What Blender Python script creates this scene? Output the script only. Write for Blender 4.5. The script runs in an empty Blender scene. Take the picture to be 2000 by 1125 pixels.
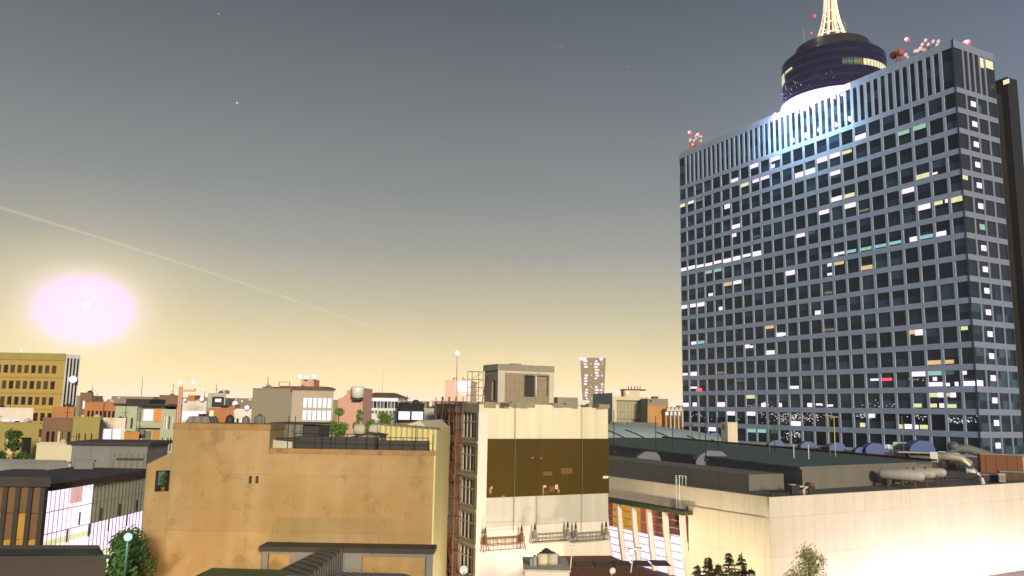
import bpy, math, random
from mathutils import Vector, Matrix
from math import radians as R, sin, cos, pi, floor
random.seed(7)
S_ = bpy.context.scene
# ---------------------------------------------------------------- camera
F_, PITCH, ROLL = 1569.67, 0.149725, 0.0166397
EYE = Vector((0, 0, 25.0))
FW = Vector((0, cos(PITCH), sin(PITCH))); RT0 = Vector((1, 0, 0)); UP0 = RT0.cross(FW)
RT = RT0*cos(ROLL) + UP0*sin(ROLL); UP = UP0*cos(ROLL) - RT0*sin(ROLL)
cam = bpy.data.cameras.new('camera'); co = bpy.data.objects.new('camera', cam); S_.collection.objects.link(co)
m = Matrix((RT, UP, -FW)).transposed().to_4x4(); m.translation = EYE; co.matrix_world = m
cam.sensor_width = 36; cam.lens = F_/2000*36; cam.clip_start = .5; cam.clip_end = 20000
S_.camera = co
def ray(x, y): return FW*F_ + RT*(x-1000) - UP*(y-562.5)
def at(x, y, Y): d = ray(x, y); return EYE + d*(Y/d.y)          # pixel + ground distance -> world point
def atz(x, y, z): d = ray(x, y); return EYE + d*((z-EYE.z)/d.z)  # pixel + height -> world point
# ---------------------------------------------------------------- world
SUN_AZ, SUN_EL = R(165), R(12)       # warm city light coming low from behind the viewer
w = bpy.data.worlds.new('World'); S_.world = w; w.use_nodes = True
nt = w.node_tree; nt.nodes.clear(); N = nt.nodes.new; L = nt.links.new
def mth(op, a, b=None, c=None, clamp=False):
    n = N('ShaderNodeMath'); n.operation = op; n.use_clamp = clamp
    for i, v in enumerate((a, b, c)):
        if v is None: continue
        if isinstance(v, (int, float)): n.inputs[i].default_value = v
        else: L(v, n.inputs[i])
    return n.outputs[0]
def s2l(c):
    return tuple((v/255/12.92 if v/255 <= .04045 else ((v/255+.055)/1.055)**2.4) for v in c) + (1,)
def wramp(inp, stops):
    n = N('ShaderNodeValToRGB'); e = n.color_ramp.elements
    while len(e) < len(stops): e.new(.5)
    for i, (p, c) in enumerate(stops): e[i].position = p; e[i].color = c
    L(inp, n.inputs[0]); return n.outputs[0]
tc = N('ShaderNodeTexCoord'); nv = N('ShaderNodeVectorMath'); nv.operation = 'NORMALIZE'; L(tc.outputs['Generated'], nv.inputs[0])
sp = N('ShaderNodeSeparateXYZ'); L(nv.outputs[0], sp.inputs[0])
bright = wramp(sp.outputs[2], [(0, s2l((250, 214, 196))), (.018, s2l((246, 215, 178))), (.035, s2l((238, 214, 165))), (.07, s2l((224, 206, 162))), (.125, s2l((194, 186, 158))),
    (.19, s2l((157, 157, 149))), (.26, s2l((133, 138, 138))), (.36, s2l((111, 117, 121))), (.47, s2l((88, 94, 101))), (.62, s2l((60, 68, 80))), (1, s2l((48, 56, 70)))])
dark = wramp(sp.outputs[2], [(0, s2l((156, 176, 196))), (.05, s2l((150, 172, 198))), (.12, s2l((140, 162, 194))), (.22, s2l((124, 146, 180))), (.36, s2l((102, 122, 156))), (.6, s2l((62, 76, 100))), (1, s2l((44, 54, 72)))])
gd = Vector((-.30, .95, 0)).normalized()
dp = mth('ADD', mth('MULTIPLY', sp.outputs[0], gd.x), mth('MULTIPLY', sp.outputs[1], gd.y))
fac = N('ShaderNodeMapRange'); fac.interpolation_type = 'SMOOTHSTEP'; L(dp, fac.inputs[0]); fac.inputs[1].default_value = .05; fac.inputs[2].default_value = .97
mx = N('ShaderNodeMix'); mx.data_type = 'RGBA'; L(fac.outputs[0], mx.inputs[0]); L(dark, mx.inputs[6]); L(bright, mx.inputs[7])
MD = ray(165, 603).normalized()      # glow of the moon in the misty sky, fixed to its direction
dv = N('ShaderNodeVectorMath'); dv.operation = 'SUBTRACT'; L(nv.outputs[0], dv.inputs[0]); dv.inputs[1].default_value = MD
dm = N('ShaderNodeVectorMath'); dm.operation = 'MULTIPLY'; L(dv.outputs[0], dm.inputs[0]); dm.inputs[1].default_value = (1, 1, 1.36)
ln = N('ShaderNodeVectorMath'); ln.operation = 'LENGTH'; L(dm.outputs[0], ln.inputs[0])
halo = wramp(mth('MULTIPLY', ln.outputs['Value'], 4.9), [(0, (1, 1, 1, 1)), (.17, (.98, .98, .98, 1)), (.22, (.85, .85, .85, 1)), (.29, (.5, .5, .5, 1)), (.38, (.26, .26, .26, 1)), (.55, (.11, .11, .11, 1)), (.8, (.03, .03, .03, 1)), (1, (0, 0, 0, 1))])
hcol = wramp(mth('MULTIPLY', ln.outputs['Value'], 4.9), [(0, s2l((251, 220, 254))), (.20, s2l((248, 214, 253))), (.28, s2l((248, 226, 214))), (.36, s2l((248, 228, 190))), (.6, s2l((240, 218, 165)))])
mh = N('ShaderNodeMix'); mh.data_type = 'RGBA'; L(halo, mh.inputs[0]); L(mx.outputs[2], mh.inputs[6]); L(hcol, mh.inputs[7])
# fine mist unevenness so the gradient is not mathematically clean
wn = N('ShaderNodeTexNoise'); wn.inputs['Scale'].default_value = 3; wn.inputs['Detail'].default_value = 5; L(nv.outputs[0], wn.inputs['Vector'])
wv = mth('MULTIPLY', mth('ADD', mth('MULTIPLY', wn.outputs[0], .12), .94), mth('ADD', 1.0, mth('MULTIPLY', mth('POWER', 2.718, mth('MULTIPLY', mth('MAXIMUM', sp.outputs[2], 0.0), -8.0)), .48)))
wv = mth('MULTIPLY', wv, mth('ADD', 1.0, mth('MULTIPLY', halo, .17)))
wm = N('ShaderNodeVectorMath'); wm.operation = 'SCALE'; L(mh.outputs[2], wm.inputs[0]); L(wv, wm.inputs['Scale'])
bg = N('ShaderNodeBackground'); L(wm.outputs[0], bg.inputs[0]); bg.inputs[1].default_value = 1.0
sky = N('ShaderNodeTexSky'); sky.sky_type = 'NISHITA'; sky.sun_disc = False; sky.sun_elevation = R(-6); sky.sun_rotation = SUN_AZ
bg2 = N('ShaderNodeBackground'); L(sky.outputs[0], bg2.inputs[0]); bg2.inputs[1].default_value = .05
ad = N('ShaderNodeAddShader'); L(bg.outputs[0], ad.inputs[0]); L(bg2.outputs[0], ad.inputs[1])
wo = N('ShaderNodeOutputWorld'); L(ad.outputs[0], wo.inputs[0])
sl = bpy.data.lights.new('sun', 'SUN'); sl.energy = 3.7; sl.angle = R(8); sl.color = (1, .84, .60)
so = bpy.data.objects.new('sun', sl); S_.collection.objects.link(so)
sd = Vector((sin(SUN_AZ)*cos(SUN_EL), cos(SUN_AZ)*cos(SUN_EL), sin(SUN_EL))); so.rotation_euler = sd.to_track_quat('Z', 'Y').to_euler()
S_.view_settings.view_transform = 'Standard'; S_.view_settings.look = 'None'; S_.view_settings.exposure = .14; S_.view_settings.gamma = 1
S_.render.engine = 'CYCLES'

# ---------------------------------------------------------------- materials
def mat(name, col, rough=.85, metal=0, var=.25, vs=.35, streak=0, joints=None, bump=0, emit=None, es=0, alpha=1, spec=.4, grime=0, col2=None, vs2=.12, corr=0, cell=None):
    m = bpy.data.materials.new(name); m.use_nodes = True; t = m.node_tree; b = t.nodes['Principled BSDF']
    n, l = t.nodes.new, t.links.new
    def M(op, a, bb=None):
        k = n('ShaderNodeMath'); k.operation = op
        for i, v in enumerate((a, bb)):
            if v is None: continue
            if isinstance(v, (int, float)): k.inputs[i].default_value = v
            else: l(v, k.inputs[i])
        return k.outputs[0]
    tcn = n('ShaderNodeTexCoord'); oc = tcn.outputs['Object']
    no = n('ShaderNodeTexNoise'); no.inputs['Scale'].default_value = vs; no.inputs['Detail'].default_value = 8; no.inputs['Roughness'].default_value = .65; l(oc, no.inputs['Vector'])
    f = M('ADD', M('MULTIPLY', M('SUBTRACT', no.outputs[0], .5), var*2.2), 1.0)
    sx = n('ShaderNodeSeparateXYZ'); l(oc, sx.inputs[0]); hx = M('ADD', sx.outputs[0], sx.outputs[1])
    if streak:
        mp = n('ShaderNodeMapping'); mp.inputs['Scale'].default_value = (1.6, 1.6, .06); l(oc, mp.inputs[0])
        n2 = n('ShaderNodeTexNoise'); n2.inputs['Scale'].default_value = 1; n2.inputs['Detail'].default_value = 6; l(mp.outputs[0], n2.inputs['Vector'])
        f = M('MULTIPLY', f, M('ADD', M('MULTIPLY', M('SUBTRACT', n2.outputs[0], .5), streak*2), 1.0))
    if grime:   # blotchy dark stains with a shape of their own
        n3 = n('ShaderNodeTexNoise'); n3.inputs['Scale'].default_value = vs2*2.2; n3.inputs['Detail'].default_value = 10; n3.inputs['Roughness'].default_value = .75; l(oc, n3.inputs['Vector'])
        mr = n('ShaderNodeMapRange'); mr.interpolation_type = 'SMOOTHSTEP'; l(n3.outputs[0], mr.inputs[0]); mr.inputs[1].default_value = .52; mr.inputs[2].default_value = .68; mr.inputs[3].default_value = 1; mr.inputs[4].default_value = 1-grime
        f = M('MULTIPLY', f, mr.outputs[0])
    if joints:
        jx, jz, jw, jd = joints[:4]; oz = joints[4] if len(joints) > 4 else 0
        if jx:
            g = M('LESS_THAN', M('FRACT', M('ADD', M('DIVIDE', hx, jx), 100)), jw/jx); f = M('MULTIPLY', f, M('SUBTRACT', 1, M('MULTIPLY', g, jd)))
            wn_ = n('ShaderNodeTexWhiteNoise'); wn_.noise_dimensions = '2D'; cb = n('ShaderNodeCombineXYZ'); l(M('FLOOR', M('DIVIDE', hx, jx)), cb.inputs[0])
            if jz: l(M('FLOOR', M('DIVIDE', M('SUBTRACT', sx.outputs[2], oz), jz)), cb.inputs[1])
            l(cb.outputs[0], wn_.inputs['Vector']); f = M('MULTIPLY', f, M('ADD', .96, M('MULTIPLY', wn_.outputs[0], .08)))
        if jz:
            g = M('LESS_THAN', M('FRACT', M('ADD', M('DIVIDE', M('SUBTRACT', sx.outputs[2], oz), jz), 100)), jw/jz); f = M('MULTIPLY', f, M('SUBTRACT', 1, M('MULTIPLY', g, jd)))
    if cell:
        wn_ = n('ShaderNodeTexWhiteNoise'); wn_.noise_dimensions = '2D'; cb = n('ShaderNodeCombineXYZ'); l(M('FLOOR', M('DIVIDE', M('SUBTRACT', hx, cell[2]), cell[0])), cb.inputs[0]); l(M('FLOOR', M('DIVIDE', M('SUBTRACT', sx.outputs[2], cell[3]), cell[1])), cb.inputs[1])
        l(cb.outputs[0], wn_.inputs['Vector']); f = M('MULTIPLY', f, M('ADD', .55, M('MULTIPLY', M('POWER', wn_.outputs[0], 3.0), cell[4])))
    base = n('ShaderNodeRGB'); base.outputs[0].default_value = (*col, 1); bo = base.outputs[0]
    if col2:
        n4 = n('ShaderNodeTexNoise'); n4.inputs['Scale'].default_value = vs2; n4.inputs['Detail'].default_value = 4; l(oc, n4.inputs['Vector'])
        mr = n('ShaderNodeMapRange'); l(n4.outputs[0], mr.inputs[0]); mr.inputs[1].default_value = .42; mr.inputs[2].default_value = .6
        mi = n('ShaderNodeMix'); mi.data_type = 'RGBA'; l(mr.outputs[0], mi.inputs[0]); mi.inputs[6].default_value = (*col, 1); mi.inputs[7].default_value = (*col2, 1); bo = mi.outputs[2]
    sc = n('ShaderNodeVectorMath'); sc.operation = 'SCALE'; l(bo, sc.inputs[0]); l(f, sc.inputs['Scale'])
    l(sc.outputs[0], b.inputs['Base Color'])
    b.inputs['Roughness'].default_value = rough; b.inputs['Metallic'].default_value = metal; b.inputs['Specular IOR Level'].default_value = spec
    if bump or corr:
        bp = n('ShaderNodeBump'); bp.inputs['Strength'].default_value = max(bump, .8 if corr else 0); bp.inputs['Distance'].default_value = .05
        l(M('SINE', M('MULTIPLY', hx, 2*pi/corr)) if corr else no.outputs[0], bp.inputs['Height']); l(bp.outputs[0], b.inputs['Normal'])
    if emit:
        em = n('ShaderNodeVectorMath'); em.operation = 'SCALE'; em.inputs[0].default_value = emit
        # lamps behind blinds: brightness varies from pane to pane
        n5 = n('ShaderNodeTexNoise'); n5.inputs['Scale'].default_value = 1.1; n5.inputs['Detail'].default_value = 2; l(oc, n5.inputs['Vector'])
        l(M('ADD', .72, M('MULTIPLY', n5.outputs[0], .55)), em.inputs['Scale'])
        l(em.outputs[0], b.inputs['Emission Color']); b.inputs['Emission Strength'].default_value = es
    b.inputs['Alpha'].default_value = alpha
    return m
def lit(name, rgb, es=1.0):
    c = s2l(rgb)[:3]; return mat(name, (.03, .03, .03), .5, emit=c, es=es)
MT = dict(
 asphalt=mat('asphalt', (.05, .05, .052), .9, vs=.15, var=.4), pave=mat('pavement', (.22, .21, .2), .9, joints=(1.2, 0, .03, .4)), mark=mat('road_paint', (.7, .7, .66), .8),
 tower=mat('tower_cladding', (.37, .45, .58), .45, var=.05, vs=.1, joints=(1.062, 0, .07, .22), spec=.5, streak=.05), towerside=mat('tower_side_cladding_dimmed', (.20, .235, .33), .5, var=.05, vs=.1, joints=(1.062, 0, .07, .22), streak=.05), toweredge=mat('dark_joint', (.02, .02, .025), .5),  # side cladding colour darkened to offset the strong light falling there
 tglass=mat('tower_glass', (.016, .030, .044), .09, var=.5, vs=.5, spec=.26, joints=(1.062, 3.742, .06, .35, 2.0), cell=(6.373, 3.742, 5.08, .476, 3.0)),
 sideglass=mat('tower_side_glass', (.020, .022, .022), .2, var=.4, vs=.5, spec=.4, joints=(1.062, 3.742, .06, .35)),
 drum=mat('drum_glass', (.012, .012, .045), .22, var=.3, vs=.3, spec=.5, joints=(0, 3.7, .25, .4)), drumtop=mat('drum_crown', (.025, .024, .028), .5, joints=(0, 2.2, .12, .3)),
 slab=mat('dark_slab', (.012, .011, .011), .6, joints=(0, 3.74, .1, .3)),
 roofdark=mat('roof_felt', (.07, .07, .07), .9, var=.35, vs=.3), roofgrey=mat('grey_roof', (.11, .11, .105), .9, var=.3, vs=.2, joints=(4, 0, .06, .2)), roofgreen=mat('green_roof', (.055, .10, .085), .9, var=.3, vs=.2),
 redtrim=mat('dark_red_trim', (.10, .012, .014), .8), hall=mat('hall_panels', (.58, .53, .41), .8, var=.10, vs=.18, grime=.06, vs2=.12, streak=.09, joints=(2.15, 5.0, .045, .35, 1.42)),
 hallgrey=mat('roof_parapet_panels', (.155, .145, .12), .85, var=.12, joints=(3, 0, .05, .3), streak=.1),
 canopy=mat('canopy_green', (.035, .05, .025), .7), rib=mat('white_rib', (.55, .5, .45), .5, var=.08), whitemetal=mat('white_metal', (.7, .7, .68), .4, var=.08),
 blue=mat('blue_hood', (.012, .06, .24), .38, var=.25, vs=1.0), greyhood=mat('grey_hood', (.10, .115, .155), .5, var=.25, vs=1.0), tank=mat('white_tank', (.40, .38, .35), .45, var=.2, vs=1.2, streak=.15), duct=mat('pale_duct', (.5, .45, .34), .45, metal=.3, var=.2, vs=1, joints=(1.0, 0, .06, .4)),
 rust=mat('rusty_metal', (.20, .075, .03), .8, var=.4, vs=1.5), pipe=mat('rusty_pipe', (.10, .055, .035), .7, var=.4, vs=2),
 darkmetal=mat('dark_metal', (.035, .032, .03), .6), pole=mat('pole_metal', (.20, .21, .14), .5), grey=mat('grey_metal', (.30, .31, .31), .5, var=.15),
 dome=mat('vault_sheet', (.34, .42, .42), .5, var=.10, vs=.08, joints=(3.2, 0, .1, .12)),
 cream=mat('cream_render', (.70, .63, .46), .85, var=.14, vs=.35, streak=.22), creamdirty=mat('grey_render', (.50, .48, .40), .9, var=.18, vs=.5, streak=.18, grime=.25),
 creamwhite=mat('white_render', (.72, .66, .56), .85, var=.10, vs=.4, streak=.1), amberglass=mat('amber_glass', (.075, .048, .010), .12, var=.12, vs=.4, spec=.5, joints=(1.9, 0, .03, .25)),
 brick=mat('unfinished_brick', (.30, .25, .17), .9, var=.2, vs=1.5, joints=(.42, .22, .03, .35)), concrete=mat('raw_concrete', (.27, .245, .19), .9, var=.3, vs=.8, streak=.2, grime=.2),
 concrete2=mat('pale_concrete', (.52, .48, .38), .9, var=.2, vs=.8, streak=.2), scaffold=mat('red_scaffold', (.20, .062, .035), .6, var=.3, vs=2), scaffgrey=mat('grey_scaffold', (.22, .22, .17), .6), frame=mat('window_metal', (.42, .40, .36), .4), frameD=mat('dark_frame', (.08, .07, .055), .5),
 glassdark=mat('dark_glass', (.022, .022, .020), .15, var=.4, spec=.28), inredd=lit('red_interior', (140, 62, 66), .9),
 orange=mat('orange_render', (.355, .235, .100), .9, var=.10, vs=.3, streak=.16, grime=.34, vs2=.25, col2=(.41, .29, .145), joints=(6.4, 3.35, .045, .13, .7)), orange2=mat('orange_trim', (.33, .20, .09), .9, var=.35, vs=1.4, grime=.45, vs2=.8),
 metalgrey=mat('grey_shed', (.20, .19, .165), .7, var=.15, corr=.5), shedroof=mat('shed_roof', (.12, .11, .09), .7, var=.2, corr=.9), greenroof2=mat('green_shed_roof', (.13, .15, .04), .8, joints=(3.2, 0, .08, .4)),
 yellow=mat('yellow_cladding', (.62, .55, .24), .7, var=.08, corr=.42, joints=(.42, 0, .05, .15)), pink=mat('pink_render', (.60, .34, .27), .9, var=.12, streak=.08), pinkpale=mat('pale_pink_render', (.72, .50, .40), .9, var=.1),
 white=mat('white_wall', (.72, .70, .68), .8, var=.08), pgreen=mat('pale_green_wall', (.42, .46, .33), .85, var=.12, streak=.1), gwall=mat('blank_grey_wall', (.27, .245, .18), .9, var=.08, vs=.2, streak=.06), gwall2=mat('beige_wall', (.45, .39, .30), .9, var=.08),
 tan=mat('tan_wall', (.42, .29, .085), .85, var=.12), olive=mat('olive_wall', (.33, .27, .09), .9, var=.15), brown=mat('brown_wall', (.20, .125, .075), .9, var=.15), orangeb=mat('orange_wall', (.44, .19, .08), .9, var=.1), ochre=mat('ochre_wall', (.50, .26, .09), .9, var=.2),
 cream2=mat('cream_wall', (.62, .57, .40), .85, var=.1), fin=mat('wall_fins', (.34, .33, .24), .8), greyblue=mat('grey_blue_wall', (.20, .20, .20), .8, var=.15, joints=(1.6, 0, .05, .3)),
 tiles=mat('brown_roof_tiles', (.20, .13, .065), .85, var=.2), tapert=mat('taper_tower_wall', (.30, .25, .17), .8, var=.08), trunk=mat('bark', (.09, .06, .035), .9), 
 leafg=mat('leaf_green', (.12, .22, .035), .7, var=.5, vs=.8), leafl=mat('leaf_light', (.24, .26, .06), .7, var=.5, vs=.8), leafd=mat('conifer_needles', (.045, .05, .02), .8, var=.5, vs=1), leafp=mat('palm_leaf', (.05, .10, .02), .7, var=.4),
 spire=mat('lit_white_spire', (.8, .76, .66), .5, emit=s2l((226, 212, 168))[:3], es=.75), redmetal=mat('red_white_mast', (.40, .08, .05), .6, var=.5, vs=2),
 L_pink=lit('lit_pinkwhite', (252, 224, 250), 1.25), L_white=lit('lit_white', (236, 240, 238), 1.1), L_yellow=lit('lit_yellow', (236, 230, 172), .95), L_amber=lit('lit_amber', (240, 196, 138), .9),
 L_green=lit('lit_green', (160, 214, 186), .8), L_dimy=lit('lit_dim_yellow', (130, 126, 84), .7), L_teal=lit('lit_teal', (150, 206, 212), .85), L_dimg=lit('lit_dim_green', (66, 100, 88), .7), L_orange=lit('lit_orange', (246, 150, 60), .9),
 L_cream=lit('lit_cream', (244, 232, 190), 1.0), L_red=lit('red_beacon', (255, 50, 70), 3.0), L_redc=lit('beacon_core', (255, 190, 205), 3.0), L_dot=lit('pale_dot', (240, 214, 200), .9), L_ring=lit('ring_lamp', (255, 216, 253), 1.3), L_cyan=lit('cyan_glow', (190, 235, 245), 1.1),
 L_gold=lit('gold_interior', (205, 140, 26), .8), L_golddim=lit('gold_interior_dim', (130, 80, 16), .7), L_redpanel=lit('maroon_hall_wall_glow', (148, 66, 66), .62), L_yelpanel=lit('golden_hall_wall_glow', (214, 148, 40), .8), L_orapanel=lit('orange_hall_wall_glow', (178, 92, 58), .7),
)
MT['L_poster'] = lit('lit_poster', (232, 176, 170), .9)
MT['moon'] = lit('moon_surface', (255, 240, 255), 1.9)
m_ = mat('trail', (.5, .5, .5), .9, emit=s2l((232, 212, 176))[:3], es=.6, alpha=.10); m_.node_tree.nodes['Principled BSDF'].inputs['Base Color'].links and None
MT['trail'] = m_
# ---------------------------------------------------------------- mesh helpers
class MB:
    def __init__(s): s.v = []; s.f = []; s.sm = []
    def quad(s, a, b, c, d): i = len(s.v); s.v += [tuple(a), tuple(b), tuple(c), tuple(d)]; s.f.append((i, i+1, i+2, i+3)); s.sm.append(False)
    def tri(s, a, b, c): i = len(s.v); s.v += [tuple(a), tuple(b), tuple(c)]; s.f.append((i, i+1, i+2)); s.sm.append(False)
    def box(s, x0, x1, y0, y1, z0, z1):
        i = len(s.v); s.v += [(x, y, z) for z in (z0, z1) for (x, y) in ((x0, y0), (x1, y0), (x1, y1), (x0, y1))]
        for q in ((3, 2, 1, 0), (4, 5, 6, 7), (0, 1, 5, 4), (1, 2, 6, 5), (2, 3, 7, 6), (3, 0, 4, 7)): s.f.append(tuple(i+k for k in q)); s.sm.append(False)
        return s
    def prism(s, pts, z0, z1):
        n = len(pts); i = len(s.v); s.v += [(p[0], p[1], z0) for p in pts] + [(p[0], p[1], z1) for p in pts]
        s.f.append(tuple(i+n-1-k for k in range(n))); s.f.append(tuple(i+n+k for k in range(n))); s.sm += [False]*2
        for k in range(n): s.f.append((i+k, i+(k+1) % n, i+n+(k+1) % n, i+n+k)); s.sm.append(False)
        return s
    def extr(s, prof, axis, a0, a1):   # profile (p,q) extruded along an axis; axis 'x': (a,p,q)  'y': (p,a,q)
        n = len(prof); i = len(s.v)
        for a in (a0, a1): s.v += [((a, p, q) if axis == 'x' else (p, a, q)) for p, q in prof]
        s.f.append(tuple(i+k for k in range(n))); s.f.append(tuple(i+2*n-1-k for k in range(n))); s.sm += [False]*2
        for k in range(n): s.f.append((i+k, i+n+k, i+n+(k+1) % n, i+(k+1) % n)); s.sm.append(False)
        return s
    def tube(s, pts, r, n=6, r1=None):
        pts = [Vector(p) for p in pts]; k = len(pts); base = len(s.v)
        for j, p in enumerate(pts):
            d = (pts[min(j+1, k-1)]-pts[max(j-1, 0)]).normalized(); a = d.orthogonal().normalized() if abs(d.z) < .9 else Vector((1, 0, 0)); a = (a-d*a.dot(d)).normalized(); b = d.cross(a)
            rr = r if r1 is None else r+(r1-r)*j/(k-1)
            for q in range(n): t = 2*pi*q/n; s.v.append(tuple(p+(a*cos(t)+b*sin(t))*rr))
        for j in range(k-1):
            for q in range(n): s.f.append((base+j*n+q, base+j*n+(q+1) % n, base+(j+1)*n+(q+1) % n, base+(j+1)*n+q)); s.sm.append(n > 5)
        s.f.append(tuple(base+n-1-q for q in range(n))); s.f.append(tuple(base+(k-1)*n+q for q in range(n))); s.sm += [False]*2
        return s
    def lathe(s, prof, c=(0, 0, 0), n=24, a0=0, a1=2*pi, axis='z'):
        full = abs(a1-a0-2*pi) < 1e-6; m = n if full else n+1; base = len(s.v)
        for (r, z) in prof:
            for q in range(m):
                t = a0+(a1-a0)*q/n; x, y = r*cos(t), r*sin(t)
                s.v.append((c[0]+x, c[1]+y, c[2]+z) if axis == 'z' else ((c[0]+z, c[1]+x, c[2]+y) if axis == 'x' else (c[0]+x, c[1]+z, c[2]+y)))
        for j in range(len(prof)-1):
            for q in range(n): s.f.append((base+j*m+q, base+j*m+(q+1) % m, base+(j+1)*m+(q+1) % m, base+(j+1)*m+q)); s.sm.append(True)
        return s
    def sphere(s, c, r, n=12, sq=(1, 1, 1)):
        base = len(s.v)
        for i in range(n//2+1):
            p = pi*i/(n//2)
            for q in range(n): t = 2*pi*q/n; s.v.append((c[0]+r*sq[0]*sin(p)*cos(t), c[1]+r*sq[1]*sin(p)*sin(t), c[2]+r*sq[2]*cos(p)))
        for i in range(n//2):
            for q in range(n): s.f.append((base+i*n+q, base+(i+1)*n+q, base+(i+1)*n+(q+1) % n, base+i*n+(q+1) % n)); s.sm.append(True)
        return s
    def bx(s, T, u0, u1, d0, d1, z0, z1):
        i = len(s.v); s.v += [T(u, d, z) for z in (z0, z1) for (u, d) in ((u0, d0), (u1, d0), (u1, d1), (u0, d1))]
        for q in ((3, 2, 1, 0), (4, 5, 6, 7), (0, 1, 5, 4), (1, 2, 6, 5), (2, 3, 7, 6), (3, 0, 4, 7)): s.f.append(tuple(i+k for k in q)); s.sm.append(False)
        return s
    def holed(s, T, u0, u1, z0, z1, ops, dep):
        us = sorted({u0, u1, *[round(o[k], 4) for o in ops for k in (0, 1)]}); zs = sorted({z0, z1, *[round(o[k], 4) for o in ops for k in (2, 3)]})
        us = [u for u in us if u0-1e-6 <= u <= u1+1e-6]; zs = [z for z in zs if z0-1e-6 <= z <= z1+1e-6]
        for a, b in zip(us, us[1:]):
            col = [o for o in ops if o[0]-1e-3 <= a and o[1]+1e-3 >= b]; st = None
            for c, d in zip(zs, zs[1:]):
                if any(o[2]-1e-3 <= c and o[3]+1e-3 >= d for o in col):
                    if st is not None: s.quad(T(a, 0, st), T(b, 0, st), T(b, 0, c), T(a, 0, c)); st = None
                elif st is None: st = c
            if st is not None: s.quad(T(a, 0, st), T(b, 0, st), T(b, 0, z1), T(a, 0, z1))
        for o in ops:
            a, b, c, d = o[:4]
            s.quad(T(a, 0, c), T(b, 0, c), T(b, dep, c), T(a, dep, c)); s.quad(T(a, 0, d), T(a, dep, d), T(b, dep, d), T(b, 0, d))
            s.quad(T(a, 0, c), T(a, dep, c), T(a, dep, d), T(a, 0, d)); s.quad(T(b, 0, c), T(b, 0, d), T(b, dep, d), T(b, dep, c))
    def build(s, name, m, parent=None):
        me = bpy.data.meshes.new(name); me.from_pydata(s.v, [], s.f); me.polygons.foreach_set('use_smooth', s.sm); me.materials.append(MT[m] if isinstance(m, str) else m); me.update()
        o = bpy.data.objects.new(name, me); S_.collection.objects.link(o); o.parent = parent; return o
def tag(o, label=None, cat=None, group=None, kind=None):
    if label: o['label'] = label
    if cat: o['category'] = cat
    if group: o['group'] = group
    if kind: o['kind'] = kind
    return o
def empty(name, loc, rz=0, label=None, cat=None, group=None):
    o = bpy.data.objects.new(name, None); o.empty_display_size = .5; S_.collection.objects.link(o); o.location = loc; o.rotation_euler = (0, 0, rz); return tag(o, label, cat, group)
def copy_tree(o, parent=None):
    c = o.copy(); S_.collection.objects.link(c); c.parent = parent
    for ch in [k for k in S_.collection.objects if k.parent == o]: copy_tree(ch, c)
    return c
class Frame:      # local frame of a building: x along its front, y away from the viewer, z up
    def __init__(s, A, B=None, yaw=None, W=None):
        s.A = Vector((A[0], A[1]))
        if B is not None: d = Vector((B[0], B[1]))-s.A; s.yaw = math.atan2(d.y, d.x); s.W = d.length
        else: s.yaw = yaw; s.W = W
        s.u = Vector((cos(s.yaw), sin(s.yaw))); s.n = Vector((-sin(s.yaw), cos(s.yaw)))
    def on(s, px, py, off=0):     # pixel -> (x, z) on the front plane y=off
        d = ray(px, py); o = Vector((EYE.x, EYE.y))-s.A; t = (off-o.dot(s.n))/(d.x*s.n.x+d.y*s.n.y); P = EYE+d*t
        return (Vector((P.x, P.y))-s.A).dot(s.u), P.z
    def onx(s, px, py, x0):       # pixel -> (y, z) on the plane x=x0
        d = ray(px, py); o = Vector((EYE.x, EYE.y))-s.A; t = (x0-o.dot(s.u))/(d.x*s.u.x+d.y*s.u.y); P = EYE+d*t
        return (Vector((P.x, P.y))-s.A).dot(s.n), P.z
    def loc(s, P): q = Vector((P[0], P[1]))-s.A; return q.dot(s.u), q.dot(s.n), P[2]
    def root(s, name, label, cat, group=None): return empty(name, (s.A.x, s.A.y, 0), s.yaw, label, cat, group)
def fr(xl, py, Y, xr, yaw):      # frame from its left end's pixel and distance, right end's pixel and a heading in degrees
    A = at(xl, py, Y); f = Frame(A, yaw=R(yaw), W=0); f.W = f.on(xr, py)[0]; f.zt = A.z; return f
Tf = lambda u, d, z: (u, d, z)
def Tl(x0): return lambda u, d, z: (x0+d, u, z)
def Tr(x0): return lambda u, d, z: (x0-d, u, z)
def panes(T, ops, dep, parent, name='window', default='glassdark', frames=None):
    for o in ops:
        m = o[4] if len(o) > 4 and o[4] else default
        w_ = MB().bx(T, o[0], o[1], dep, dep+.05, o[2], o[3]).build(name, m, parent)
        if frames:
            nx = frames; f = MB(); t = .05
            for k in range(nx+1):
                u = o[0]+(o[1]-o[0])*k/nx; u = min(max(u, o[0]+t), o[1]-t); f.bx(T, u-t, u+t, dep-.08, dep-.003, o[2], o[3])
            for z in (o[2]+t, (o[2]*.35+o[3]*.65), o[3]-t): f.bx(T, o[0]+t*2, o[1]-t*2, dep-.06, dep-.005, z-t*.8, z+t*.8)
            f.build('frame', 'frame', w_)
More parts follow.
